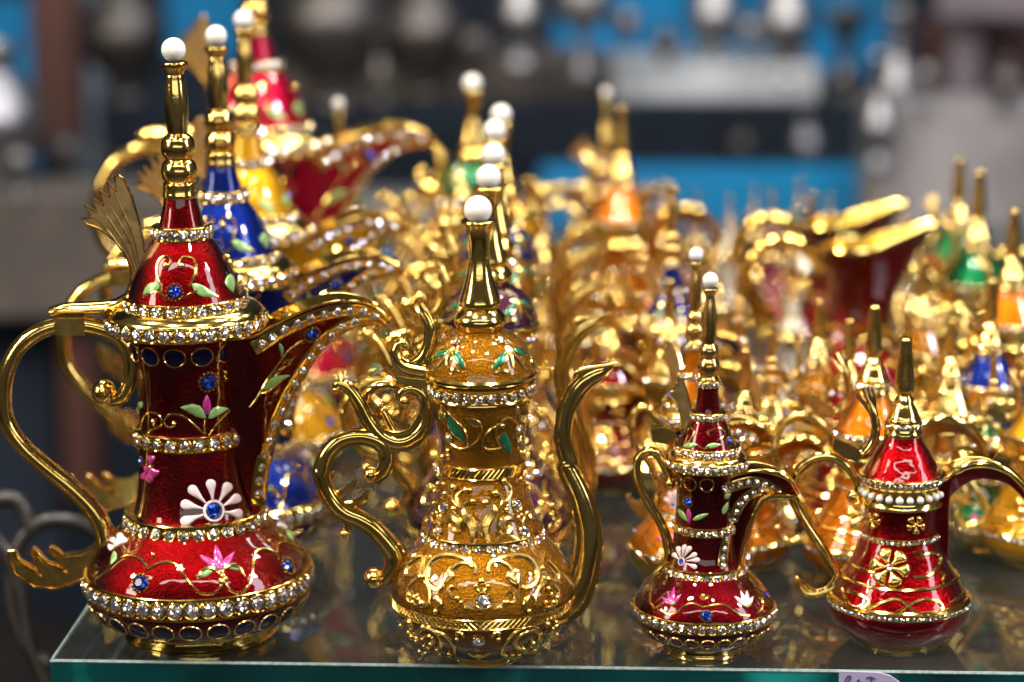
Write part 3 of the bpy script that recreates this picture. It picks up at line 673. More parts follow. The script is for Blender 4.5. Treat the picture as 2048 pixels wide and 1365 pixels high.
    for l, r in (([(280, 950), (340, 905), (430, 920), (510, 990), (530, 1080), (470, 1140), (380, 1150), (310, 1090), (285, 1000)], 3.0), ([(430, 920), (540, 960), (640, 1050), (670, 1130), (640, 1190), (560, 1180)], 2.6), ([(340, 1010), (400, 980), (450, 1020), (430, 1080), (370, 1080)], 2.2), ([(1540, 960), (1530, 1060), (1490, 1140), (1400, 1150), (1310, 1110), (1280, 1040), (1320, 980), (1420, 930), (1500, 920)], 3.0), ([(1510, 905), (1400, 892), (1280, 950), (1180, 1050), (1140, 1130), (1170, 1190), (1260, 1200), (1330, 1180)], 2.8), ([(1400, 1120), (1440, 1090), (1500, 1100), (1490, 1150)], 2.2), ([(1800, 820), (1700, 870), (1650, 940), (1680, 1010), (1760, 1000), (1800, 960)], 2.8), ([(100, 860), (160, 830), (230, 860), (210, 900)], 2.6)): s.wire(mb, q(l), r)
    for x, y, r in ((350, 890, 28), (425, 1060, 24), (360, 1080, 24), (490, 1120, 22), (610, 1160, 22), (270, 1110, 26), (340, 1010, 20), (400, 1100, 20), (310, 1140, 24), (520, 1170, 18), (1450, 1050, 30), (1355, 1110, 24), (1245, 1170, 28), (1310, 1170, 24), (1560, 1120, 24), (1500, 1140, 20), (1180, 1180, 20), (1680, 985, 30), (1600, 860, 28), (1790, 965, 22), (1690, 840, 22), (215, 840, 32), (130, 870, 26), (150, 980, 32), (190, 1030, 24), (110, 940, 22)): s.bead(mb, *q([(x, y)])[0], r / 5.12)
    s.add(mb, 'rosettes', 'gold_relief')
    for x, y in ((340, 1170), (1520, 1200)): s.gem(*q([(x, y)])[0], 8, 'iris', 'ring')
    mb = MB()
    for l, r in (([(700, 520), (640, 470), (600, 520), (620, 590), (690, 600)], 2.2), ([(1180, 560), (1240, 520), (1290, 560), (1270, 630), (1200, 640)], 2.2), ([(450, 560), (500, 600), (520, 680), (470, 730)], 2.4), ([(1430, 560), (1390, 610), (1370, 680), (1420, 730)], 2.4), ([(880, 480), (910, 520), (960, 520), (1000, 480)], 2.2), ([(760, 1000), (720, 950), (680, 960), (690, 1010)], 2.2), ([(1040, 1000), (1080, 950), (1120, 960), (1110, 1010)], 2.2), ([(800, 1150), (870, 1180), (950, 1180), (1020, 1150)], 2.4), ([(730, 640), (780, 690), (860, 720)], 2.0), ([(1060, 720), (1130, 690), (1170, 640)], 2.0)): s.wire(mb, q(l), r, taper=True)
    for x, y, r in ((690, 600, 22), (1200, 640, 22), (470, 730, 22), (1420, 730, 22), (880, 478, 20), (1000, 478, 20), (690, 1012, 20), (1110, 1012, 20), (910, 1195, 22), (730, 640, 18), (1170, 640, 18)): s.bead(mb, *q([(x, y)])[0], r / 5.12)
    s.add(mb, 'curls', 'gold_relief')
    # --- swan-neck spout
    q = lambda p: Q(2.2015, 600, 380, p); q4 = lambda p: Q(2.703, 620, 860, p)
    mb = MB(); pts = q([(1375, 775), (1330, 795), (1270, 825), (1215, 880), (1175, 960), (1158, 1050), (1162, 1130), (1190, 1210)]) + q4([(1385, 190), (1440, 300), (1478, 400), (1502, 500), (1508, 600), (1495, 710), (1465, 820), (1415, 920), (1340, 990)])
    s.strap(mb, pts, [6, 15, 19, 19.5, 18, 17, 17.5, 19, 20, 22.5, 25, 27, 28.5, 29.5, 31, 31, 27], b=1.05, sub=5, n=16, ridge=True)
    sp = s.add(mb, 'spout', 'gold_dark')
    mb = MB(); P = q([(1400, 762), (1345, 775), (1280, 785), (1225, 800), (1205, 835)]); s.strap(mb, P, [2, 4, 5, 6, 3], c=-12 * s.u, b=1.0); s.strap(mb, P, [2, 4, 5, 6, 3], c=12 * s.u, b=1.0)
    for dx, c in ((-11, -12), (10, -14)): s.strap(mb, [(x + dx, y) for x, y in pts[4:14]], 2.4, c=c * s.u, b=1.0, n=6)
    s.add(mb, 'spout_ribs', 'gold', sp)
    # --- scrolled handle
    mb = MB()
    s.strap(mb, q([(455, 935), (440, 905), (462, 878), (505, 872), (545, 900), (562, 960), (545, 1040), (498, 1090), (430, 1108), (358, 1078), (302, 1010), (266, 940), (232, 888), (195, 856), (162, 856), (155, 882)]), [6.4, 8.96, 10.2, 11.5, 12.8, 14.1, 16, 16.6, 17.3, 16.6, 15.4, 14.1, 12.2, 10.9, 8.96, 5.12], b=1.2, n=12, ridge=True)
    s.strap(mb, q([(290, 935), (300, 890), (340, 865), (400, 858), (440, 872)]), [7.68, 10.2, 10.9, 10.2, 7.68], b=1.2, n=10)
    s.strap(mb, q([(440, 1090), (405, 1050), (380, 1000), (370, 965), (400, 955)]), [11.5, 10.2, 8.96, 6.4, 2.56], b=1.0, n=10)
    s.strap(mb, q([(372, 1010), (340, 985), (345, 955)]), [6.4, 5.12, 1.92], b=1.0, n=8)
    s.strap(mb, q([(310, 1000), (350, 1050), (420, 1075), (490, 1055), (528, 990)]), [3.84, 5.12, 5.76, 5.12, 3.84], b=1.0, c=-12 * s.u, n=8)
    s.strap(mb, q([(325, 1275), (370, 1230), (385, 1165), (350, 1105), (270, 1082), (180, 1100), (115, 1165), (92, 1250)]) + q4([(62, 215), (78, 300), (125, 385), (190, 445), (270, 478), (345, 525), (415, 600), (462, 665), (462, 715), (430, 775), (395, 815)]), [11.5, 15.4, 16.6, 17.3, 16.6, 16, 16.6, 17.3, 16.6, 16.6, 16.6, 17.9, 17.9, 18.6, 19.2, 19.8, 19.2, 16.6, 12.8], b=1.2, n=12, ridge=True)
    s.strap(mb, q([(300, 1095), (240, 1095), (222, 1075)]), [10.2, 8.96, 2.56], n=8); s.strap(mb, q4([(120, 370), (185, 330), (240, 290), (245, 258)]), [7.68, 8.96, 6.4, 1.92], b=1, n=8)
    s.strap(mb, q4([(120, 330), (110, 270), (130, 225)]), [5.12, 5.12, 1.92], b=1, n=8); s.strap(mb, q4([(170, 410), (240, 405), (295, 370), (310, 320)]), [7.68, 10.2, 8.96, 3.84], b=1.1, n=8)
    s.strap(mb, q4([(190, 440), (205, 500), (195, 545)]), [10.2, 8.96, 7.68], b=1, n=8); s.strap(mb, q4([(240, 440), (330, 490), (410, 570), (450, 640)]), [3.2, 4.48, 4.48, 3.84], c=-15 * s.u, b=1, n=8)
    for x, y, r in q4([(190, 560)]) and ((*q4([(190, 560)])[0], 12), (*q4([(345, 800)])[0], 21), (*q4([(330, 240)])[0], 17), (*q([(460, 928)])[0], 13), (*q([(158, 880)])[0], 8)): mb.ball(s.pl(x, y), r * s.u, 16, 10, (1, 1.15, 1))
    hd = s.add(mb, 'handle', 'gold')
    s.plate(q([(420, 815), (470, 825), (560, 835), (590, 850), (590, 905), (575, 960), (556, 940), (540, 880), (480, 862), (425, 850)]), 30, 'hinge_block', 'gold_relief', bev=2)
    mb = MB()
    s.strap(mb, q([(600, 800), (520, 790), (455, 770), (420, 725), (432, 680), (462, 672), (472, 700)]), [12, 15, 14, 11, 9, 8, 6], b=1.3, n=12, ridge=True)
    s.strap(mb, q([(480, 775), (535, 745), (565, 690), (578, 630), (572, 580), (550, 535), (530, 500)]), [12, 14, 14.5, 14, 12, 9, 3], b=1.2, n=12, ridge=True)
    s.strap(mb, q([(572, 600), (595, 580), (605, 552)]), [7, 6, 2], n=8); s.strap(mb, q([(565, 610), (548, 580), (528, 545)]), [6, 5, 2], n=8, c=-8 * s.u)
    mb.ball(s.pl(*q([(465, 685)])[0]), 10 * s.u, 12, 8); s.add(mb, 'thumb_scroll', 'gold', lid)
    s.done(); return s

def build_C():
    s = Pot('small_coffee_pot', (1406, 1297), (1421, 561), 'small wine red pot with pearl tip and rhinestone-edged beak, right of the amber pot', ROW); s.heavy = 1.3
    s.lathe('body', [(930, 66), (962, 61), (990, 59.5), (1020, 60), (1050, 62), (1085, 65), (1110, 70), (1128, 78), (1145, 92), (1162, 112), (1180, 128), (1198, 139), (1214, 143), (1232, 141), (1250, 131), (1265, 114), (1276, 97), (1284, 82)], 'wine', 3, 88, True, key='enamel')
    s.lathe('foot', [(1279, 76), (1281, 79), (1287, 77), (1294, 78), (1297, 80), (1297, 1)], 'gold_dark')
    lid = s.lathe('lid', [(776, 20), (800, 23), (826, 27.5), (836, 34), (850, 41), (868, 49), (884, 56), (894, 61)], 'wine', 3, 64, True, key='enamel')
    s.lathe('rim', [(905, 60), (906, 70), (910, 78), (918, 82.5), (926, 83.5), (932, 81), (935, 74), (936, 58)], 'gold', 0, 80)
    fin = s.lathe('finial', [(580, 1), (577, 13), (577, 15.5), (580, 16), (586, 12.5), (592, 9.5), (598, 9.5), (612, 11.5), (630, 13.2), (660, 13.4), (682, 12.5), (687, 11.5), (690, 15), (702, 20), (713, 15), (716, 14), (719, 18), (734, 23), (748, 18), (752, 16), (756, 19), (762, 20)], 'gold_satin', 2, 40)
    s.pearl(1421, 561, 16, fin)
    s.band(768, 7, 21, 11, 5.6, depth=8); s.band(830, 8, 36, 19, 5.6); s.band(897, 9, 65, 27, 7.2, depth=20); s.band(922, 9, 83, 32, 7.4, depth=14)
    s.band(1051, 9, 65, 25, 6.6); s.band(1134, 11, 83, 28, 7.6, tilt=0.4, depth=20); s.band(1216, 12, 144, 44, 8.8, depth=14)
    s.cell_ring(955, 14, 14, 11, inlay='wine', phase=-0.1, only=(-1.4, 0.5)); s.cell_ring(1248, 14, 13, 26, inlay='wine')
    q5 = lambda p: Q(2.967, 1200, 480, p); q = lambda p: Q(2.815, 1200, 880, p)
    mb = MB()
    for l in ([(520, 1205), (560, 1150), (540, 1115), (515, 1130)], [(690, 1195), (745, 1150), (705, 1115), (640, 1140), (650, 1165)], [(580, 1225), (620, 1240), (650, 1225)]): s.wire(mb, q5(l), 1.6)
    s.add(mb, 'scrollwork', 'gold')
    for a, b_ in (((495, 1225), (585, 1215)), ((628, 1228), (720, 1215))): mb = MB(); s.leaf(mb, *q5([a, b_]), 11, 2.4); s.add(mb, 'leaf', 'leaf_pale')
    for x, y in q5([(477, 1178), (765, 1200)]): s.gem(x, y, 7.8)
    s.gem(*q([(495, 350)])[0], 9.6); s.gem(*q([(597, 992)])[0], 10); s.gem(*q([(228, 838)])[0], 7); s.gem(*q([(940, 870)])[0], 6)
    for a, b_, m in (((440, 390), (495, 462), 'leaf_pale'), ((520, 452), (612, 415), 'leaf_pale'), ((498, 385), (505, 475), 'petal_pink'), ((700, 330), (735, 300), 'leaf_pale'), ((690, 420), (720, 350), 'leaf_pale')): mb = MB(); s.leaf(mb, *q([a, b_]), 10, 2.4); s.add(mb, 'leaf' if m != 'petal_pink' else 'flower_bud', m)
    mb = MB(); p, n = s.on(*q([(458, 685)])[0]); s.ringlet(mb, p, n, 7.5 * s.u, 1.6 * s.u); d = s.add(mb, 'daisy', 'petal_white'); s.stone(p, n, 6.6 * s.u, 'sapphire', d, s.u)
    for e in ((480, 590), (440, 600), (410, 640), (512, 600), (545, 640), (562, 675), (545, 720)):
        mb = MB(); ex, ey = q([e])[0]; s.petal(mb, q([(458 + (e[0] - 458) * .25, 685 + (e[1] - 685) * .25)])[0], (ex, ey), 10.5, 2.6); s.add(mb, 'petal', 'petal_white', d)
    mb = MB()
    for l in ([(300, 825), (280, 890), (300, 945), (340, 935)], [(345, 955), (390, 985), (440, 965), (480, 932), (530, 922), (580, 942), (640, 930), (700, 930), (745, 958), (790, 985), (840, 990)], [(870, 860), (915, 900), (910, 960), (870, 975)], [(560, 880), (590, 900), (610, 880)]): s.wire(mb, q(l), 2.0)
    for x, y in q([(580, 878), (600, 895)]): s.bead(mb, x, y, 3.4)
    s.add(mb, 'scrollwork', 'gold')
    for c, es, m in (((400, 930), ((345, 885), (380, 848), (420, 825), (460, 868), (430, 905)), 'petal_pink'), ((830, 940), ((755, 880), (790, 850), (825, 848), (862, 880), (850, 910)), 'petal_white')):
        mb = MB(); p, n = s.on(*q([c])[0]); mb.ball(p, 3 * s.u); d = s.add(mb, 'side_flower', 'gold')
        for i, e in enumerate(es): mb = MB(); s.leaf(mb, q([c])[0], q([e])[0], 9, 2.6); s.add(mb, 'petal', m if i != 4 else 'leaf_pale', d)
    # beak turned a little towards the camera
    T = q([(560, 235), (690, 225), (780, 195), (880, 178), (980, 188), (1060, 225), (1118, 305)]); B = q([(640, 800), (760, 745), (795, 620), (830, 500), (880, 370), (960, 315), (1095, 335)])
    sp, near = s.beak(T, B, [50, 46, 40, 32, 24, 14, 5], [26, 26, 24, 22, 19, 12, 5], m='wine')
    ct = q([(700, 272), (740, 265), (785, 250), (835, 238), (880, 238), (925, 250), (965, 272), (1005, 300)]); cb = q([(905, 285), (862, 300), (822, 328), (790, 360), (765, 407), (745, 455), (728, 502), (712, 560), (700, 612), (693, 665), (690, 715)])
    mb = MB(); s.wire(mb, ct, 1.6, flat=5.4); s.wire(mb, cb, 1.6, flat=5.4)
    tr = s.add(mb, 'jewelled_trim', 'gold_dark')
    for x, y in ct + cb: p, n = s.on(x, y); s.stone(p, n, 7.0 * s.u, 'crystal', tr, 1.6 * s.u)
    mb = MB(); s.strap(mb, q([(1105, 325), (1010, 315), (935, 325), (885, 375), (850, 450), (822, 530), (795, 630), (775, 740)]), [4, 7, 8, 8.5, 9, 9, 9, 8], c=-22 * s.u, b=1.6, n=10); s.strap(mb, q([(690, 222), (780, 193), (880, 176), (980, 184), (1065, 222), (1115, 300)]), [3, 4, 5, 6, 6, 4], c=-24 * s.u, b=1.4, n=10); s.add(mb, 'spout_keel', 'gold', sp)
    # handle
    mb = MB(); s.strap(mb, q([(415, 245), (372, 160), (320, 75), (262, 62), (215, 105), (205, 175), (225, 260), (265, 340), (315, 420), (358, 500), (380, 580), (382, 650), (355, 715), (300, 760)]), [7, 8.5, 9, 9, 9, 9, 9, 9, 9, 9.5, 10, 10, 9, 8], b=1.3, n=12, ridge=True); mb.ball(s.pl(*q([(395, 245)])[0], 0, -8 * s.u), 11 * s.u, 12, 8)
    hd = s.add(mb, 'handle', 'gold')
    s.plate(q([(395, 640), (375, 730), (300, 770), (235, 745), (190, 690), (165, 625), (185, 610), (215, 655), (262, 690), (248, 655), (262, 650), (300, 690), (340, 690), (365, 640)]), 16, 'handle_claw', 'gold_relief', hd, bev=1.4)
    s.plate(q5([(300, 1120), (380, 1108), (450, 1135), (455, 1175), (400, 1215), (310, 1200)]), 26, 'hinge_block', 'gold_relief', bev=1.5)
    s.plate(q5([(478, 815), (462, 828), (465, 850), (447, 852), (450, 874), (434, 876), (438, 898), (422, 902), (425, 922), (413, 930), (440, 955), (468, 1000), (485, 1060), (480, 1120), (520, 1130), (540, 1060), (538, 980), (515, 900), (492, 822)]), 9, 'thumb_fin', 'gold_fin', lid, bev=1, rim=([], 1.6))
    s.done(); return s

def build_D():
    s = Pot('plump_coffee_pot', (1795, 1279), (1812, 677), 'bright red pot with plain gold spike and pearl collar, rightmost in the front row', ROW); s.heavy = 1.5
    s.lathe('body', [(985, 76), (1010, 74), (1040, 73), (1070, 78), (1095, 88), (1118, 98), (1140, 111), (1160, 123), (1180, 135), (1196, 143), (1212, 145), (1230, 139), (1248, 124), (1264, 104), (1272, 90)], 'red_bright', 3, 88, True, key='enamel')
    s.lathe('foot', [(1270, 86), (1273, 90), (1279, 88), (1279, 1)], 'gold_dark')
    lid = s.lathe('lid', [(868, 36), (885, 43), (905, 56), (925, 68), (942, 79), (948, 83)], 'red_bright', 3, 72, True, key='enamel')
    s.lathe('rim', [(944, 80), (945, 86), (950, 88), (958, 87), (962, 83), (966, 80), (990, 80), (996, 82), (1000, 85), (1004, 84), (1006, 72)], 'gold', 0, 80)
    s.lathe('finial', [(675, 1), (676, 8), (679, 11.5), (684, 12), (700, 13), (740, 17), (770, 20), (780, 20), (785, 16), (790, 13.5), (793, 15), (799, 20), (804, 18), (808, 20), (820, 26), (832, 31), (836, 34), (842, 35), (858, 36), (864, 39), (870, 38)], 'gold_dark', 2, 48)
    s.band(849, 6, 37, 22, 4.6, depth=10, joined=True); s.band(951, 6, 87, 52, 4.6, depth=12, joined=True); s.band(1066, 6, 79, 46, 4.6, depth=10, joined=True); s.band(1196, 7, 145, 80, 5.0, depth=12, joined=True)
    o = s.lathe('pearl_collar', [(968, 74), (968, 79), (994, 79), (994, 74)], 'gold_dark')
    for i in range(24):
        th = 2 * PI * (i + .3) / 24; n = V((math.sin(th), -math.cos(th), 0)); s.stone(n * 79.5 * s.u + V((0, 0, s.z(981))), n, 7.8 * s.u, 'small_pearl', o)
    for y, r in ((1147, 117), (1186, 141)): s.lathe('gold_hoop', [(y - 4, r - 8), (y - 3, r), (y, r + 3), (y + 3, r), (y + 4, r - 8)], 'gold', 0, 80)
    q = lambda p: Q(1.883, 1560, 640, p)
    for c, R, k in (((415, 935), 40, 6), ((510, 772), 19, 5), ((350, 755), 17, 5)):
        cx, cy = q([c])[0]; mb = MB(); p, n = s.on(cx, cy); mb.ball(p + n * 3 * s.u, R * .22 * s.u, 10, 7); d = s.add(mb, 'gold_flower', 'gold')
        for i in range(k):
            a = 2 * PI * (i + .2) / k; mb = MB(); s.petal(mb, (cx + R * .1 * math.cos(a), cy + R * .1 * math.sin(a)), (cx + R * math.cos(a), cy + R * math.sin(a)), R * .80, R * .30); s.add(mb, 'petal', 'gold_relief', d)
        s.stone(p, n, R * .2 * s.u, 'crystal', d, R * .2 * s.u)
    mb = MB()
    for l in ([(500, 970), (560, 965), (605, 915), (595, 880), (545, 882), (520, 905)], [(500, 880), (540, 870)], [(270, 920), (320, 945), (360, 950)], [(335, 1085), (400, 1060), (450, 1055), (510, 1100), (570, 1118), (612, 1092), (592, 1060), (530, 1055), (470, 1085), (430, 1110)], [(235, 1015), (262, 1075), (305, 1090), (340, 1060), (300, 1035), (255, 1020)], [(610, 990), (620, 960), (600, 950)], [(640, 1070), (670, 1050), (690, 1030)]): s.wire(mb, q(l), 2.6)
    s.add(mb, 'scrollwork', 'gold')
    # horn spout
    T = q([(560, 640), (625, 602), (665, 570), (725, 545), (800, 548), (870, 580), (925, 640), (950, 700)]); B = q([(560, 960), (632, 930), (625, 720), (650, 655), (720, 605), (800, 600), (870, 625), (945, 705)])
    s.beak(T, B, [40, 36, 30, 25, 20, 15, 9, 4], [24, 22, 20, 17, 14, 11, 7, 3], m='red_bright')
    mb = MB(); s.strap(mb, q([(610, 615), (660, 572), (722, 545), (800, 546), (870, 577), (925, 636), (950, 700)]), [6, 8, 9, 9, 8, 7, 4], c=-22 * s.u, b=1.1, n=10); s.add(mb, 'spout_lip', 'gold')
    # handle
    mb = MB(); s.strap(mb, q([(285, 660), (290, 610), (250, 550), (190, 515), (130, 520), (75, 560), (45, 620), (55, 690), (95, 765), (145, 840), (185, 905), (210, 955)]), [5, 7, 8.5, 9, 9, 9, 9, 9, 9, 9.5, 10, 10], b=1.3, n=12, ridge=True); mb.ball(s.pl(*q([(275, 665)])[0]), 14 * s.u, 12, 8)
    s.strap(mb, q([(222, 965), (200, 1005), (150, 1030), (100, 1030), (75, 1005), (62, 978)]), [10, 11, 10, 9, 7, 6], b=1.2, n=12, ridge=True); s.strap(mb, q([(150, 1030), (110, 1015), (95, 995)]), [7, 6, 4], n=8); mb.ball(s.pl(*q([(62, 978)])[0]), 7.5 * s.u)
    s.add(mb, 'handle', 'gold')
    s.plate(q([(205, 450), (250, 460), (300, 485), (310, 515), (290, 535), (240, 520), (200, 490)]), 30, 'hinge_block', 'gold_satin', bev=2)
    mb = MB(); s.strap(mb, q([(250, 500), (310, 505), (345, 470), (360, 410), (352, 350), (335, 300)]), [8, 10, 10, 9, 8, 4], b=1.3, n=12, ridge=True)
    for e in ((290, 285), (312, 262), (332, 250), (348, 262)): s.strap(mb, q([(352, 370), ((352 + e[0]) / 2 + 6, (370 + e[1]) / 2), e]), [5, 5, 3], n=8)
    s.add(mb, 'thumb_prongs', 'gold_dark', lid)
    s.done(); return s
PA, PB, PC, PD = build_A(), build_B(), build_C(), build_D()
# ------------------------------------------------------------------ shelf and what lies under it
def slab_material():
    m, nt, p = mat('shelf glass')
    out = nt.nodes['Material Output']; v = coords(nt, 1.0)
    tr = nt.nodes.new('ShaderNodeBsdfTransparent'); tr.inputs[0].default_value = (0.84, 0.90, 0.88, 1)
    gl = nt.nodes.new('ShaderNodeBsdfGlossy'); gl.inputs['Roughness'].default_value = 0.015; gl.inputs[0].default_value = (0.95, 1, 1, 1)
    df = nt.nodes.new('ShaderNodeBsdfDiffuse'); df.inputs[0].default_value = (0.55, 0.53, 0.50, 1)
    fr = nt.nodes.new('ShaderNodeFresnel'); fr.inputs[0].default_value = 1.5
    mx = nt.nodes.new('ShaderNodeMixShader'); nt.links.new(fr.outputs[0], mx.inputs[0]); nt.links.new(tr.outputs[0], mx.inputs[1]); nt.links.new(gl.outputs[0], mx.inputs[2])
    n = noise(nt, v, 60, 6, 0.7); n2 = noise(nt, v, 2500, 2)
    d = nt.nodes.new('ShaderNodeMath'); d.operation = 'MULTIPLY'; nt.links.new(mrange(nt, n.outputs[0], 0.0, 0.06), d.inputs[0]); nt.links.new(mrange(nt, n2.outputs[0], 0.3, 0.9), d.inputs[1])
    mx2 = nt.nodes.new('ShaderNodeMixShader'); nt.links.new(d.outputs[0], mx2.inputs[0]); nt.links.new(mx.outputs[0], mx2.inputs[1]); nt.links.new(df.outputs[0], mx2.inputs[2])
    nt.links.new(mx2.outputs[0], out.inputs[0]); return m
def edge_material():
    m, nt, p = mat('polished glass edge'); v = coords(nt, 1.0)
    n = noise(nt, v, 22, 3); p.inputs['Roughness'].default_value = 0.12
    nt.links.new(ramp(nt, n.outputs[0], [(0.35, (0.0, 0.020, 0.022)), (0.60, (0.0, 0.055, 0.055)), (0.72, (0.01, 0.26, 0.24))]), p.inputs['Base Color'])  # brightest teal stands for chips and painted highlight streaks
    p.inputs['Coat Weight'].default_value = 1.0; return m
e0, e1 = on_level(100, 1320), on_level(2048, 1346); ed = (e1 - e0).normalized(); dep = V((-ed.y, ed.x, 0))
dep = (on_level(182, 1200) - e0).normalized()
a0, a1 = e0, e0 + ed * 0.62; b0, b1 = e0 + dep * 0.62, e0 + ed * 0.62 + dep * 0.62
TH = 0.012; dn = V((0, 0, -TH))
mb = MB(); mb.grid([[a0, a1], [b0, b1]]); mb.grid([[a0 + dn, a1 + dn], [b0 + dn, b1 + dn]], flip=True)
shelf = mb.build('glass_shelf', slab_material()); tag(shelf, 'clear glass shelf with a dark teal edge under all the pots', 'shelf')
me_ = edge_material(); k = 0.0007
for nm, p, q_ in (('front_edge', a0, a1), ('side_edge', b0, a0), ('side_edge', a1, b1)):
    h = V((0, 0, -0.0006)); mb = MB(); mb.grid([[p + dn - h, q_ + dn - h], [p + h, q_ + h]]); inw = (dep if nm == 'front_edge' else (ed if p is b0 else -ed)) * k
    o = mb.build(nm, me_, shelf)
mb = MB(); mb.sweep([a0 + dep * .0003 + V((0, 0, -.0004)), a1 + dep * .0003 + V((0, 0, -.0004))], 0.0005, V((0, 0, 1)), n=6); mb.sweep([a0 + ed * .0003 + V((0, 0, -.0004)), b0 + ed * .0003 + V((0, 0, -.0004))], 0.0005, V((0, 0, 1)), n=6)
mb.build('ground_arris', plain_mat('ground glass arris', (0.22, 0.30, 0.29), 0.35, 0, 0.5, 0.4, 900), shelf)
# price sticker on the front edge
st = on_level(1678, 1344); sx = ed; mb = MB(); pts = []
o3 = st - dep * 0.0008
out = [(0, 0.0004), (0.0095, 0.0002), (0.0125, -0.0006), (0.0148, -0.0022), (0.0155, -0.0045), (0.0155, -0.009), (0, -0.009)]
n0 = len(out); mb.v = [o3 + sx * x + V((0, 0, z)) for x, z in out] + [o3 + dep * 0.0006 + sx * x + V((0, 0, z)) for x, z in out]
mb.f = [tuple(range(n0)), tuple(range(2 * n0 - 1, n0 - 1, -1))] + [(i, i + n0, (i + 1) % n0 + n0, (i + 1) % n0) for i in range(n0)]
tagp = mb.build('price_sticker', plain_mat('lilac paper', (0.36, 0.33, 0.48), 0.6, 0, 0, 0.08, 300), smooth=False)
tag(tagp, 'small pale lilac paper price sticker with pen marks on the glass edge', 'sticker')
mb = MB()
ink = [[(1.0, -3.6), (2.0, -0.9), (2.9, -0.9), (2.4, -2.0), (3.0, -3.0), (2.2, -4.2)], [(1.2, -2.4), (2.6, -2.2)], [(4.2, -2.8), (4.8, -1.6), (5.1, -3.0), (5.7, -2.2)], [(6.6, -1.2), (7.6, -0.9), (8.9, -1.4)], [(7.9, -1.1), (7.7, -3.4)], [(8.8, -3.2), (9.3, -2.4), (9.8, -3.2), (10.4, -2.5), (10.9, -3.3)]]
for l in ink: mb.sweep([o3 - dep * 0.00012 + sx * (x * .001) + V((0, 0, z * .001)) for x, z in cr(l, 4)], 0.00016, -dep, n=5)
mb.build('pen_writing', plain_mat('violet ink', (0.06, 0.03, 0.18), 0.5), tagp)

floor_m = plain_mat('dark floor', (0.045, 0.036, 0.032), 0.45, 0, 0, 0.6, 4)
mb = MB(); mb.grid([[(-6, -2, -0.75), (6, -2, -0.75)], [(-6, 8, -0.75), (6, 8, -0.75)]]); tag(mb.build('floor', floor_m), kind='structure')
# cloth-covered board below the glass
mb = MB(); mb.box((-0.10, 0.0, -0.155), (0.62, 0.60, -0.135)); 
lb = mb.build('lower_shelf', plain_mat('grey marbled board', (0.10, 0.09, 0.082), 0.3, 0, 0.4, 0.95, 18), smooth=False, bevel=0.002); tag(lb, 'grey mottled board seen through the glass shelf', 'shelf')
# wrought scroll stand to the left, below the shelf
iron = plain_mat('dark bronze scroll', (0.022, 0.018, 0.016), 0.3, 0.3, 0.1, 0.4, 60)
mb = MB()
def spoint(px, py, z=0.86): return at(px, py, z)
for L, r in (([(-60, 1040), (0, 1090), (40, 1180), (60, 1290), (110, 1400)], 0.0028), ([(250, 1180), (215, 1090), (150, 1045), (75, 1050), (30, 1110), (22, 1200), (50, 1290), (95, 1330)], 0.0024), ([(-40, 1010), (30, 1000), (60, 1060)], 0.0026)):
    P = [spoint(x, y) for x, y, _ in cr([(x, y, 0) for x, y in L], 6)]; mb.sweep(P, r, -FWD, n=10)
tag(mb.build('scroll_stand', iron), 'dark curled wrought metal stand at the lower left, beyond the shelf corner', 'stand')

# ------------------------------------------------------------------ pots behind the front row
BACK = 'enamelled coffee pots crowded behind the front row'
def put(P, top, depth, enamel, label, yaw=0.0, lean=0.0, pearl=True, swap=None):
    """a pot whose tip stands at that image point and camera depth; its size follows from the height above the shelf"""
    nm = {id(PA): 'tall_coffee_pot', id(PB): 'slender_coffee_pot', id(PC): 'small_coffee_pot', id(PD): 'plump_coffee_pot'}[id(P)]
    t = at(top[0], top[1], depth); scale = t.z / P.pl(*P.top).z
    return clone(P, nm, label, V((t.x - math.sin(lean) * t.z, t.y, 0)), enamel, math.radians(yaw), scale, lean, BACK, pearl, swap=swap)
put(PA, (432, 72), .770, 'blue', 'royal blue pot directly behind the tallest red pot', 2, -0.015)
put(PA, (487, 40), .845, 'yellow', 'yellow enamel pot with pearl tip, behind the royal blue pot', 4, -0.01)
loc = on_level(533, 835); clone(PA, 'tall_coffee_pot', 'largest red pot, its crimson lid cut by the photo top, behind the yellow pot', loc, 'crimson', math.radians(3), 1.13, -0.01, BACK)
put(PA, (677, 208), 1.02, 'amber', 'pot with a lone blurred pearl right of the largest red pot', 0)
put(PB, (978, 355), .752, 'purple', 'plum enamel pot with green leaves, first behind the amber pot', 4)
put(PB, (988, 310), .800, 'amber', 'second pot behind the amber pot, its pearl just over the plum pot pearl', 5)
put(PB, (990, 262), .850, 'navy', 'third pot behind the amber pot, dark blue, in the middle of the stacked pearls', 6)
put(PB, (1003, 230), .905, 'yellow', 'fourth pot behind the amber pot, second highest pearl of that column', 6)
put(PB, (945, 168), .985, 'green', 'tall slim pot whose pearl stands highest above the centre column', 2)
put(PC, (1392, 510), .750, 'orange', 'orange pot with pearl tip directly behind the small wine red pot', 4)
put(PC, (1346, 362), .850, 'blue', 'blue pot with two gold balls on its spire, behind the orange pearl-tipped pot', 4, 0, False)
put(PC, (1286, 400), .880, 'orange', 'orange pot left of the blue ball-spired pot', 0, 0, False)
put(PD, (1750, 612), .755, 'orange', 'orange pot with gold spike directly behind the bright red pot', 6)
put(PA, (1212, 186), 1.10, 'amber', 'far amber pot with pearl tip and long spout, right of centre', 0)
put(PD, (1243, 215), 1.02, 'orange', 'orange pot with blunt gold spike close beside the far amber pot', 6)
put(PD, (1920, 318), .980, 'green', 'green pot with gold spike, left one of the green pair at far right', 0)
put(PD, (1960, 342), .930, 'green', 'green pot with gold spike, right one of the green pair at far right', 4)
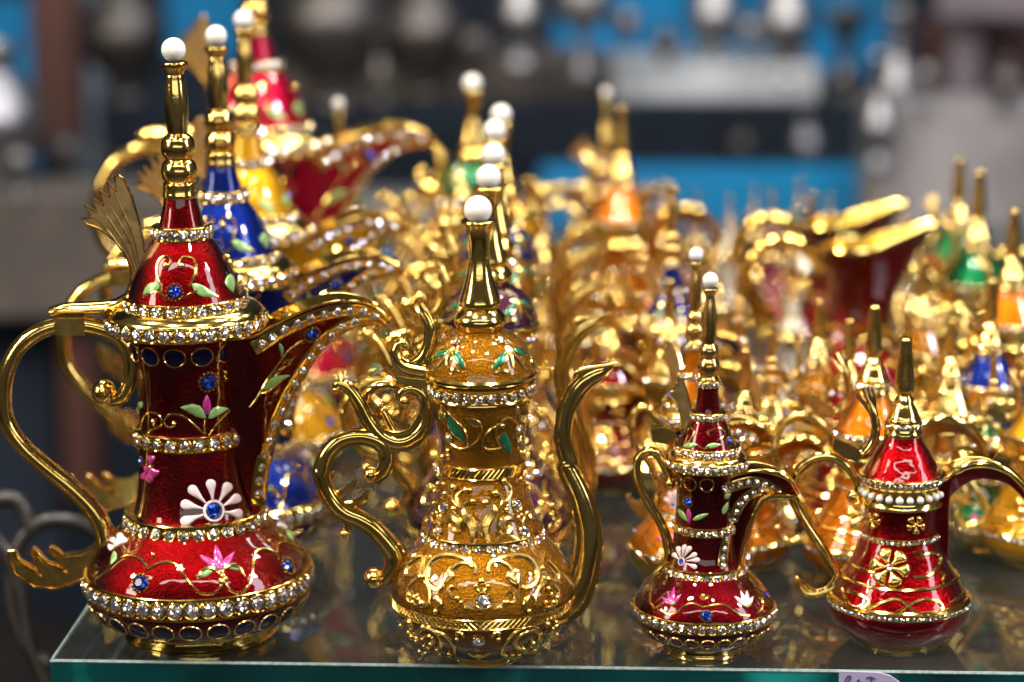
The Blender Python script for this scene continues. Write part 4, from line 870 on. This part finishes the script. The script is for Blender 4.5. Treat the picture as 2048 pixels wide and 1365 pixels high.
put(PD, (2030, 420), .880, 'orange', 'orange pot cut by the right edge of the photo, below the green pair', 4)
put(PC, (1880, 440), .985, 'pink', 'pink pot at the right, just left of the green pair', 0, 0, False)
put(PD, (1985, 560), .825, 'blue', 'blue pot near the right edge behind the red pot spout', 0)
put(PD, (2085, 660), .775, 'yellow', 'yellow gold pot at the right edge with its claw-ended handle showing', 0)
put(PC, (1545, 372), 1.06, 'pink', 'pink pot far back with a bright white glint, right of centre', 3, 0, False)
put(PC, (1600, 350), 1.10, 'green', 'green pot far back beside the pink glinting pot', 0, 0, False)
put(PC, (1460, 385), 1.08, 'ivory', 'ivory pot far back between the far amber spout and the pink pot', -3, 0, False)
put(PC, (1660, 380), 1.12, 'amber', 'amber pot farthest back beyond the two lidless jugs', -3, 0, False)
put(PC, (1090, 385), 1.00, 'yellow', 'yellow pot right of the column of stacked pearls', 3, 0, False)
put(PC, (1150, 400), 1.04, 'sky', 'light blue pot under the far amber pot', 0, 0, False)
put(PC, (880, 345), 1.00, 'amber', 'amber pot left of the stacked pearls', 0, 0, False)
put(PC, (815, 400), 1.04, 'ivory', 'ivory pot behind the row of golden spouts', 0, 0, False)
put(PD, (760, 420), 1.06, 'sky', 'light blue pot left of the ivory pot behind the golden spouts', 0)
put(PC, (1190, 480), .900, 'amber', 'small amber pot behind the amber pot spout', 4, 0, False)
put(PC, (1480, 520), .860, 'amber', 'small amber pot right of the two pearl spires', 5, 0, False)
put(PC, (1590, 500), .920, 'ivory', 'small ivory pot left of the lidless red jug', 0, 0, False)
put(PD, (1640, 600), .830, 'amber', 'small amber pot in front of the lidless red jug', -4)
put(PD, (1850, 520), .880, 'amber', 'amber plump pot right of the lidless red jug', 0)

put(PC, (1128, 500), .905, 'gold_dark', 'all gold small pot just right of the amber pot finial', 4, 0, False)
put(PD, (1222, 585), .850, 'red', 'red plump pot right of the amber pot spout tip', 3)
put(PB, (1060, 345), .960, 'gold_dark', 'all gold slender pot right of the stacked pearls', 5, 0, False)
put(PC, (1545, 640), .800, 'gold_dark', 'all gold small pot between the wine red pot and the orange spiked pot', 4, 0, False)
put(PD, (1905, 640), .815, 'gold_dark', 'all gold plump pot right of the bright red pot spike', 2)
put(PC, (1990, 690), .790, 'green', 'small green pot above the bright red pot spout', 2, 0, False)
put(PC, (880, 480), .930, 'gold_dark', 'all gold small pot behind the amber pot thumb scroll', 2, 0, False)
put(PC, (745, 500), .980, 'green', 'small green pot beyond the tallest red pot spout tip', 2, 0, False)
put(PC, (1430, 440), .960, 'gold_dark', 'all gold small pot behind the two pearl spires', -2, 0, False)

put(PD, (1492, 700), .772, 'orange', 'orange plump pot whose belly shows right of the wine red pot', 3)
put(PC, (1330, 352), 1.10, 'yellow', 'yellow pot in the farthest row below the low blue board, left of the amber spout', 0, 0, False)
put(PC, (1395, 372), 1.12, 'red', 'red pot in the farthest row below the low blue board', 0, 0, False)
put(PC, (1510, 365), 1.14, 'gold_dark', 'all gold pot in the farthest row, left of the pink glinting pot', 0, 0, False)
put(PD, (1625, 385), 1.02, 'ivory', 'ivory plump pot in front of the farthest green pot', 0)
put(PC, (1745, 372), 1.13, 'sky', 'light blue pot in the farthest row behind the gilt beaks', 0, 0, False)
put(PC, (1810, 392), 1.08, 'gold_dark', 'all gold pot in the farthest row right of the gilt beaks', 0, 0, False)
put(PC, (700, 372), 1.10, 'ivory', 'ivory pot in the farthest row, right of the largest red pot', 0, 0, False)
put(PC, (930, 392), 1.06, 'gold_dark', 'all gold pot in the farthest row left of the stacked pearls', 0, 0, False)
put(PD, (1340, 560), .845, 'gold_dark', 'all gold plump pot hidden low behind the wine red pot', 4)
put(PD, (1700, 640), .800, 'red', 'red plump pot low behind the orange spiked pot', 2)

# lidless jugs with a wide beak
def jug(loc, enamel, label, scale):
    P = bpy.data.objects.new('open_jug', None); COL.objects.link(P); P.location = loc; P.scale = (scale,) * 3; P.empty_display_size = 0.02
    tag(P, label, 'jug', 'lidless jugs behind the front row')
    prof = cr([(0.0, 0.013), (0.002, 0.014), (0.006, 0.018), (0.012, 0.0195), (0.019, 0.016), (0.026, 0.0115), (0.034, 0.0086), (0.042, 0.0083), (0.048, 0.0092), (0.053, 0.0108)], 4)
    seg = 48; rows = []
    for z, r in prof:
        f = max(0.0, (z - 0.026) / 0.027); row = []
        for i in range(seg):
            a = 2 * PI * i / seg; lip = max(0.0, math.cos(a)) ** 2.2 * f ** 1.5
            row.append(((r + 0.013 * lip) * math.cos(a), r * math.sin(a) * (1 - 0.25 * lip), z + 0.0075 * lip * (0.6 + 0.4 * f)))
        rows.append(row)
    MB().grid(rows, cu=True).build('body', M[enamel], P)
    mb = MB(); mb.grid([[(x * .95, y * .93, z) for x, y, z in r] for r in rows[14:]], cu=True, flip=True); mb.build('gilt_lining', M['gold_bright'], P); mb = MB(); mb.sweep([V(p) for p in rows[-1]], 0.0008, V((0, 0, 1)), n=8, closed=True); mb.build('gilt_lip', M['gold'], P)
    mb = MB(); mb.sweep([V((x, 0, z)) for x, z in cr([(-0.010, 0.046), (-0.018, 0.054), (-0.028, 0.053), (-0.033, 0.045), (-0.030, 0.034), (-0.023, 0.025), (-0.018, 0.016)], 6)], 0.0022, V((0, 1, 0)), b=1.2, n=10); mb.build('handle', M['gold'], P)
    mb = MB()
    for z, r in ((0.013, 0.0195), (0.030, 0.0103)): mb.lathe([(z - .0012, r - .002), (z - .0008, r + .0004), (z + .0008, r + .0004), (z + .0012, r - .002)], 40)
    mb.build('gold_hoops', M['gold'], P)
for (x, y), z, en, lab in (((1716, 492), .93, 'red', 'lidless red jug with wide gilt beak, the nearer of two'), ((1672, 446), .99, 'wine', 'lidless dark red jug with wide gilt beak, just behind the nearer jug')):
    p = at(x, y, z); jug(V((p.x, p.y, 0)), en, lab, p.z / 0.053)
# ------------------------------------------------------------------ the stall across the aisle, far out of focus
DB = {'blue': plain_mat('blue painted board', (0.001, 0.19, 0.44), 0.9, 0, 0, 0.45, 4), 'navy': plain_mat('dark blue cloth', (0.006, 0.016, 0.035), 0.8, 0, 0, 0.3, 6),
      'wood': plain_mat('red brown wood', (0.06, 0.020, 0.014), 0.5, 0, 0, 0.35, 9), 'white': plain_mat('white shelf board', (0.38, 0.41, 0.44), 0.8, 0, 0, 0.3, 8),
      'stone': plain_mat('grey cloth', (0.21, 0.20, 0.205), 0.9, 0, 0, 0.5, 10), 'brownstone': plain_mat('grey brown cloth', (0.075, 0.063, 0.056), 0.9, 0, 0, 0.6, 9),
      'silver': plain_mat('brushed silver', (0.34, 0.34, 0.36), 0.42, 1.0, 0, 0.1, 40), 'pewter': plain_mat('dull pewter', (0.13, 0.12, 0.115), 0.45, 0.9, 0, 0.2, 30), 'black': plain_mat('painted shade', (0.003, 0.010, 0.022), 0.9, 0, 0, 0.3, 5),
      'lilac': plain_mat('pale lilac cloth', (0.17, 0.145, 0.17), 0.9, 0, 0, 0.2, 6), 'greyblue': plain_mat('grey blue board', (0.10, 0.14, 0.18), 0.6, 0, 0, 0.2, 6)}
def slab(name, x0, y0, x1, y1, depth, thick, m, label=None, cat=None, kind=None, group=None):
    """an upright board with its front face at that camera depth"""
    p = at((x0 + x1) / 2, (y0 + y1) / 2, depth); a = at(x0, y1, depth); b_ = at(x1, y0, depth)
    yf = p.y; zb = CAM.z + (a.z - CAM.z) * (yf - CAM.y) / (a.y - CAM.y); zt = CAM.z + (b_.z - CAM.z) * (yf - CAM.y) / (b_.y - CAM.y)
    xa = a.x; xb = b_.x
    o = MB().box((xa, yf, zb), (xb, yf + thick, zt)).build(name, DB[m], smooth=False, bevel=min(0.004, thick * .2)); return tag(o, label, cat, group, kind)
def vessel(px, ytop, ybase, depth, prof, m, name, label, cat, group='silver vessels on the far stall'):
    a = at(px, ybase, depth); h = (ybase - ytop) * depth / FPX
    mb = MB().lathe([(z * h, r * h) for z, r in cr(prof, 4)], 40); o = mb.build(name, DB[m]); o.location = a; return tag(o, label, cat, group)
mb = MB(); p = at(1024, 200, 3.0); mb.grid([[(-3, p.y, -0.75), (3, p.y, -0.75)], [(-3, p.y, 2.4), (3, p.y, 2.4)]]); tag(mb.build('back_wall', DB['navy']), kind='structure')
G = 'blue boards of the far stall'
slab('blue_board', 330, -160, 490, 125, 2.55, 0.03, 'blue', 'blue board behind the pearl tips at upper left', 'board', group=G)
slab('blue_board', -60, 0, 62, 345, 2.45, 0.03, 'blue', 'narrow blue board at the far left edge', 'board', group=G)
slab('blue_board', 1110, -200, 1780, 150, 2.55, 0.03, 'blue', 'widest blue board behind the silver vases at upper right', 'board', group=G)
slab('blue_board', 1080, 340, 1770, 480, 1.98, 0.03, 'blue', 'low blue board under the dark recess, above the pots', 'board', group=G)
slab('grey_board', 148, -160, 205, 360, 2.5, 0.03, 'greyblue', 'narrow grey blue board beside the brown post', 'board')
slab('wooden_post', 58, -200, 150, 300, 2.0, 0.05, 'wood', 'red brown wooden post at upper left', 'post')
slab('wooden_board', 1840, 40, 1905, 215, 2.0, 0.03, 'wood', 'dark brown panel left of the grey upright at upper right', 'board')
slab('wooden_board', 1968, 40, 2120, 215, 2.0, 0.03, 'wood', 'dark brown panel cut by the right edge of the photo', 'board')
slab('grey_upright', 1905, -160, 1968, 215, 1.96, 0.03, 'lilac', 'pale grey upright between two brown panels at upper right', 'upright')
slab('hanging_cloth', 1880, -220, 2140, 40, 1.92, 0.02, 'lilac', 'pale lilac cloth hanging at the upper right corner', 'cloth')
o = slab('far_shelf', 1225, 130, 1640, 205, 1.95, 0.08, 'white', 'white shelf board carrying silver vases, across the aisle', 'shelf')
slab('far_shelf', 560, 120, 1225, 205, 2.02, 0.08, 'brownstone', 'shelf board darkened for shade behind the column of pearls', 'shelf')  # shaded run of the far shelf, the shade put into its colour
slab('recess', 560, 205, 1760, 346, 2.30, 0.03, 'black', 'painted shade under the far shelf boards', 'recess')  # near-black board stands in for the shade inside the hollow
slab('recess', 195, 190, 560, 420, 2.40, 0.03, 'black', 'painted shade behind the two left pearl spires', 'recess')  # likewise a flat dark board in place of shade
slab('draped_counter', 1735, 212, 2250, 520, 1.85, 0.06, 'stone', 'pale grey draped counter at the right, behind the green pots', 'counter')
slab('draped_counter', -140, 385, 345, 640, 1.70, 0.06, 'brownstone', 'grey brown draped counter at the left, behind the tallest pot', 'counter')
slab('grey_counter', 345, 400, 1735, 700, 2.05, 0.05, 'stone', 'grey counter front behind the crowd of pots', 'counter')
slab('under_counter_shade', -200, 640, 120, 1150, 1.78, 0.05, 'black', 'dark board for the shade under the left counter', 'counter')  # dark board painted as the shade below the counter
slab('brown_post', 120, 640, 190, 1000, 1.75, 0.05, 'wood', 'brown leg under the left counter', 'post')
GOB = [(0, .001), (0.001, .20), (.03, .20), (.07, .09), (.2, .06), (.42, .06), (.5, .14), (.62, .27), (.8, .30), (1, .27)]
VAS = [(0, .001), (.001, .13), (.04, .13), (.10, .07), (.2, .12), (.36, .17), (.5, .12), (.62, .075), (.8, .075), (.93, .10), (1, .14)]
TRU = [(0, .001), (.001, .15), (.03, .15), (.08, .10), (.18, .15), (.3, .12), (.42, .07), (.7, .12), (.9, .24), (1, .33)]
URN = [(0, .001), (.001, .16), (.05, .16), (.12, .08), (.3, .28), (.55, .36), (.75, .24), (.85, .16), (1, .22)]
vessel(1040, -150, 130, 1.93, VAS, 'silver', 'silver_vase', 'silver vase standing left of the blue board at top centre', 'vase')
vessel(1165, -40, 150, 1.90, GOB, 'silver', 'silver_goblet', 'silver goblet just left of the blue board at top centre', 'goblet')
vessel(1425, -170, 140, 1.97, VAS, 'silver', 'silver_vase', 'left of two slim silver vases before the wide blue board', 'vase')
vessel(1570, -170, 160, 1.96, VAS, 'silver', 'silver_vase', 'right of two slim silver vases before the wide blue board', 'vase')
vessel(1688, 20, 195, 1.96, TRU, 'pewter', 'trumpet_vase', 'dark trumpet-mouthed vase right of the silver vases', 'vase')
vessel(1790, 20, 260, 1.90, VAS, 'silver', 'silver_vase', 'silver vase at the left end of the pale draped counter', 'vase')
vessel(665, -120, 210, 2.02, URN, 'pewter', 'pewter_urn', 'dull pewter urn behind the lone blurred pearl', 'urn')
vessel(850, -60, 190, 2.02, URN, 'pewter', 'pewter_urn', 'dull pewter urn left of the highest centre pearl', 'urn')
vessel(-15, 90, 390, 1.72, URN, 'silver', 'silver_urn', 'silver urn cut by the left edge of the photo', 'urn')
vessel(130, 270, 392, 1.74, GOB, 'pewter', 'pewter_bowl', 'dull footed bowl below the wooden post', 'bowl')
vessel(250, -60, 200, 2.2, URN, 'pewter', 'pewter_urn', 'dull pewter urn behind the tallest red pot spire', 'urn')
for i, (px, y0, y1, pr, m, lab) in enumerate([
    (1250, 20, 128, GOB, 'silver', 'small silver goblet at the left end of the white far shelf'), (1330, 50, 130, URN, 'pewter', 'small dark urn between the goblet and the left slim vase'),
    (1500, 40, 132, GOB, 'silver', 'small silver goblet between the two slim silver vases'), (1755, 110, 330, VAS, 'silver', 'low silver vase standing at the left side of the pale counter'),
    (1850, 130, 215, GOB, 'silver', 'silver goblet on top of the pale counter, left one'), (2010, 120, 215, URN, 'pewter', 'dull urn on top of the pale counter, right one'),
    (760, 60, 205, VAS, 'pewter', 'slim dull vase between the two pewter urns'), (950, 60, 195, GOB, 'pewter', 'dull goblet behind the highest centre pearl'),
    (1480, 250, 345, URN, 'pewter', 'dark urn in the recess under the white far shelf, left one'), (1610, 240, 345, URN, 'silver', 'silver urn in the recess under the white far shelf, right one'),
    (40, 300, 392, GOB, 'silver', 'small silver goblet on the left counter near the photo edge'), (220, 310, 392, VAS, 'pewter', 'small dull vase on the left counter behind the tallest pot')]):
    vessel(px, y0, y1, 1.83 if px > 1740 else (1.68 if px < 300 else (1.93 if y1 < 300 else 2.1)), pr, m, {id(GOB): 'goblet', id(URN): 'urn', id(VAS): 'vase'}[id(pr)], lab, {id(GOB): 'goblet', id(URN): 'urn', id(VAS): 'vase'}[id(pr)])
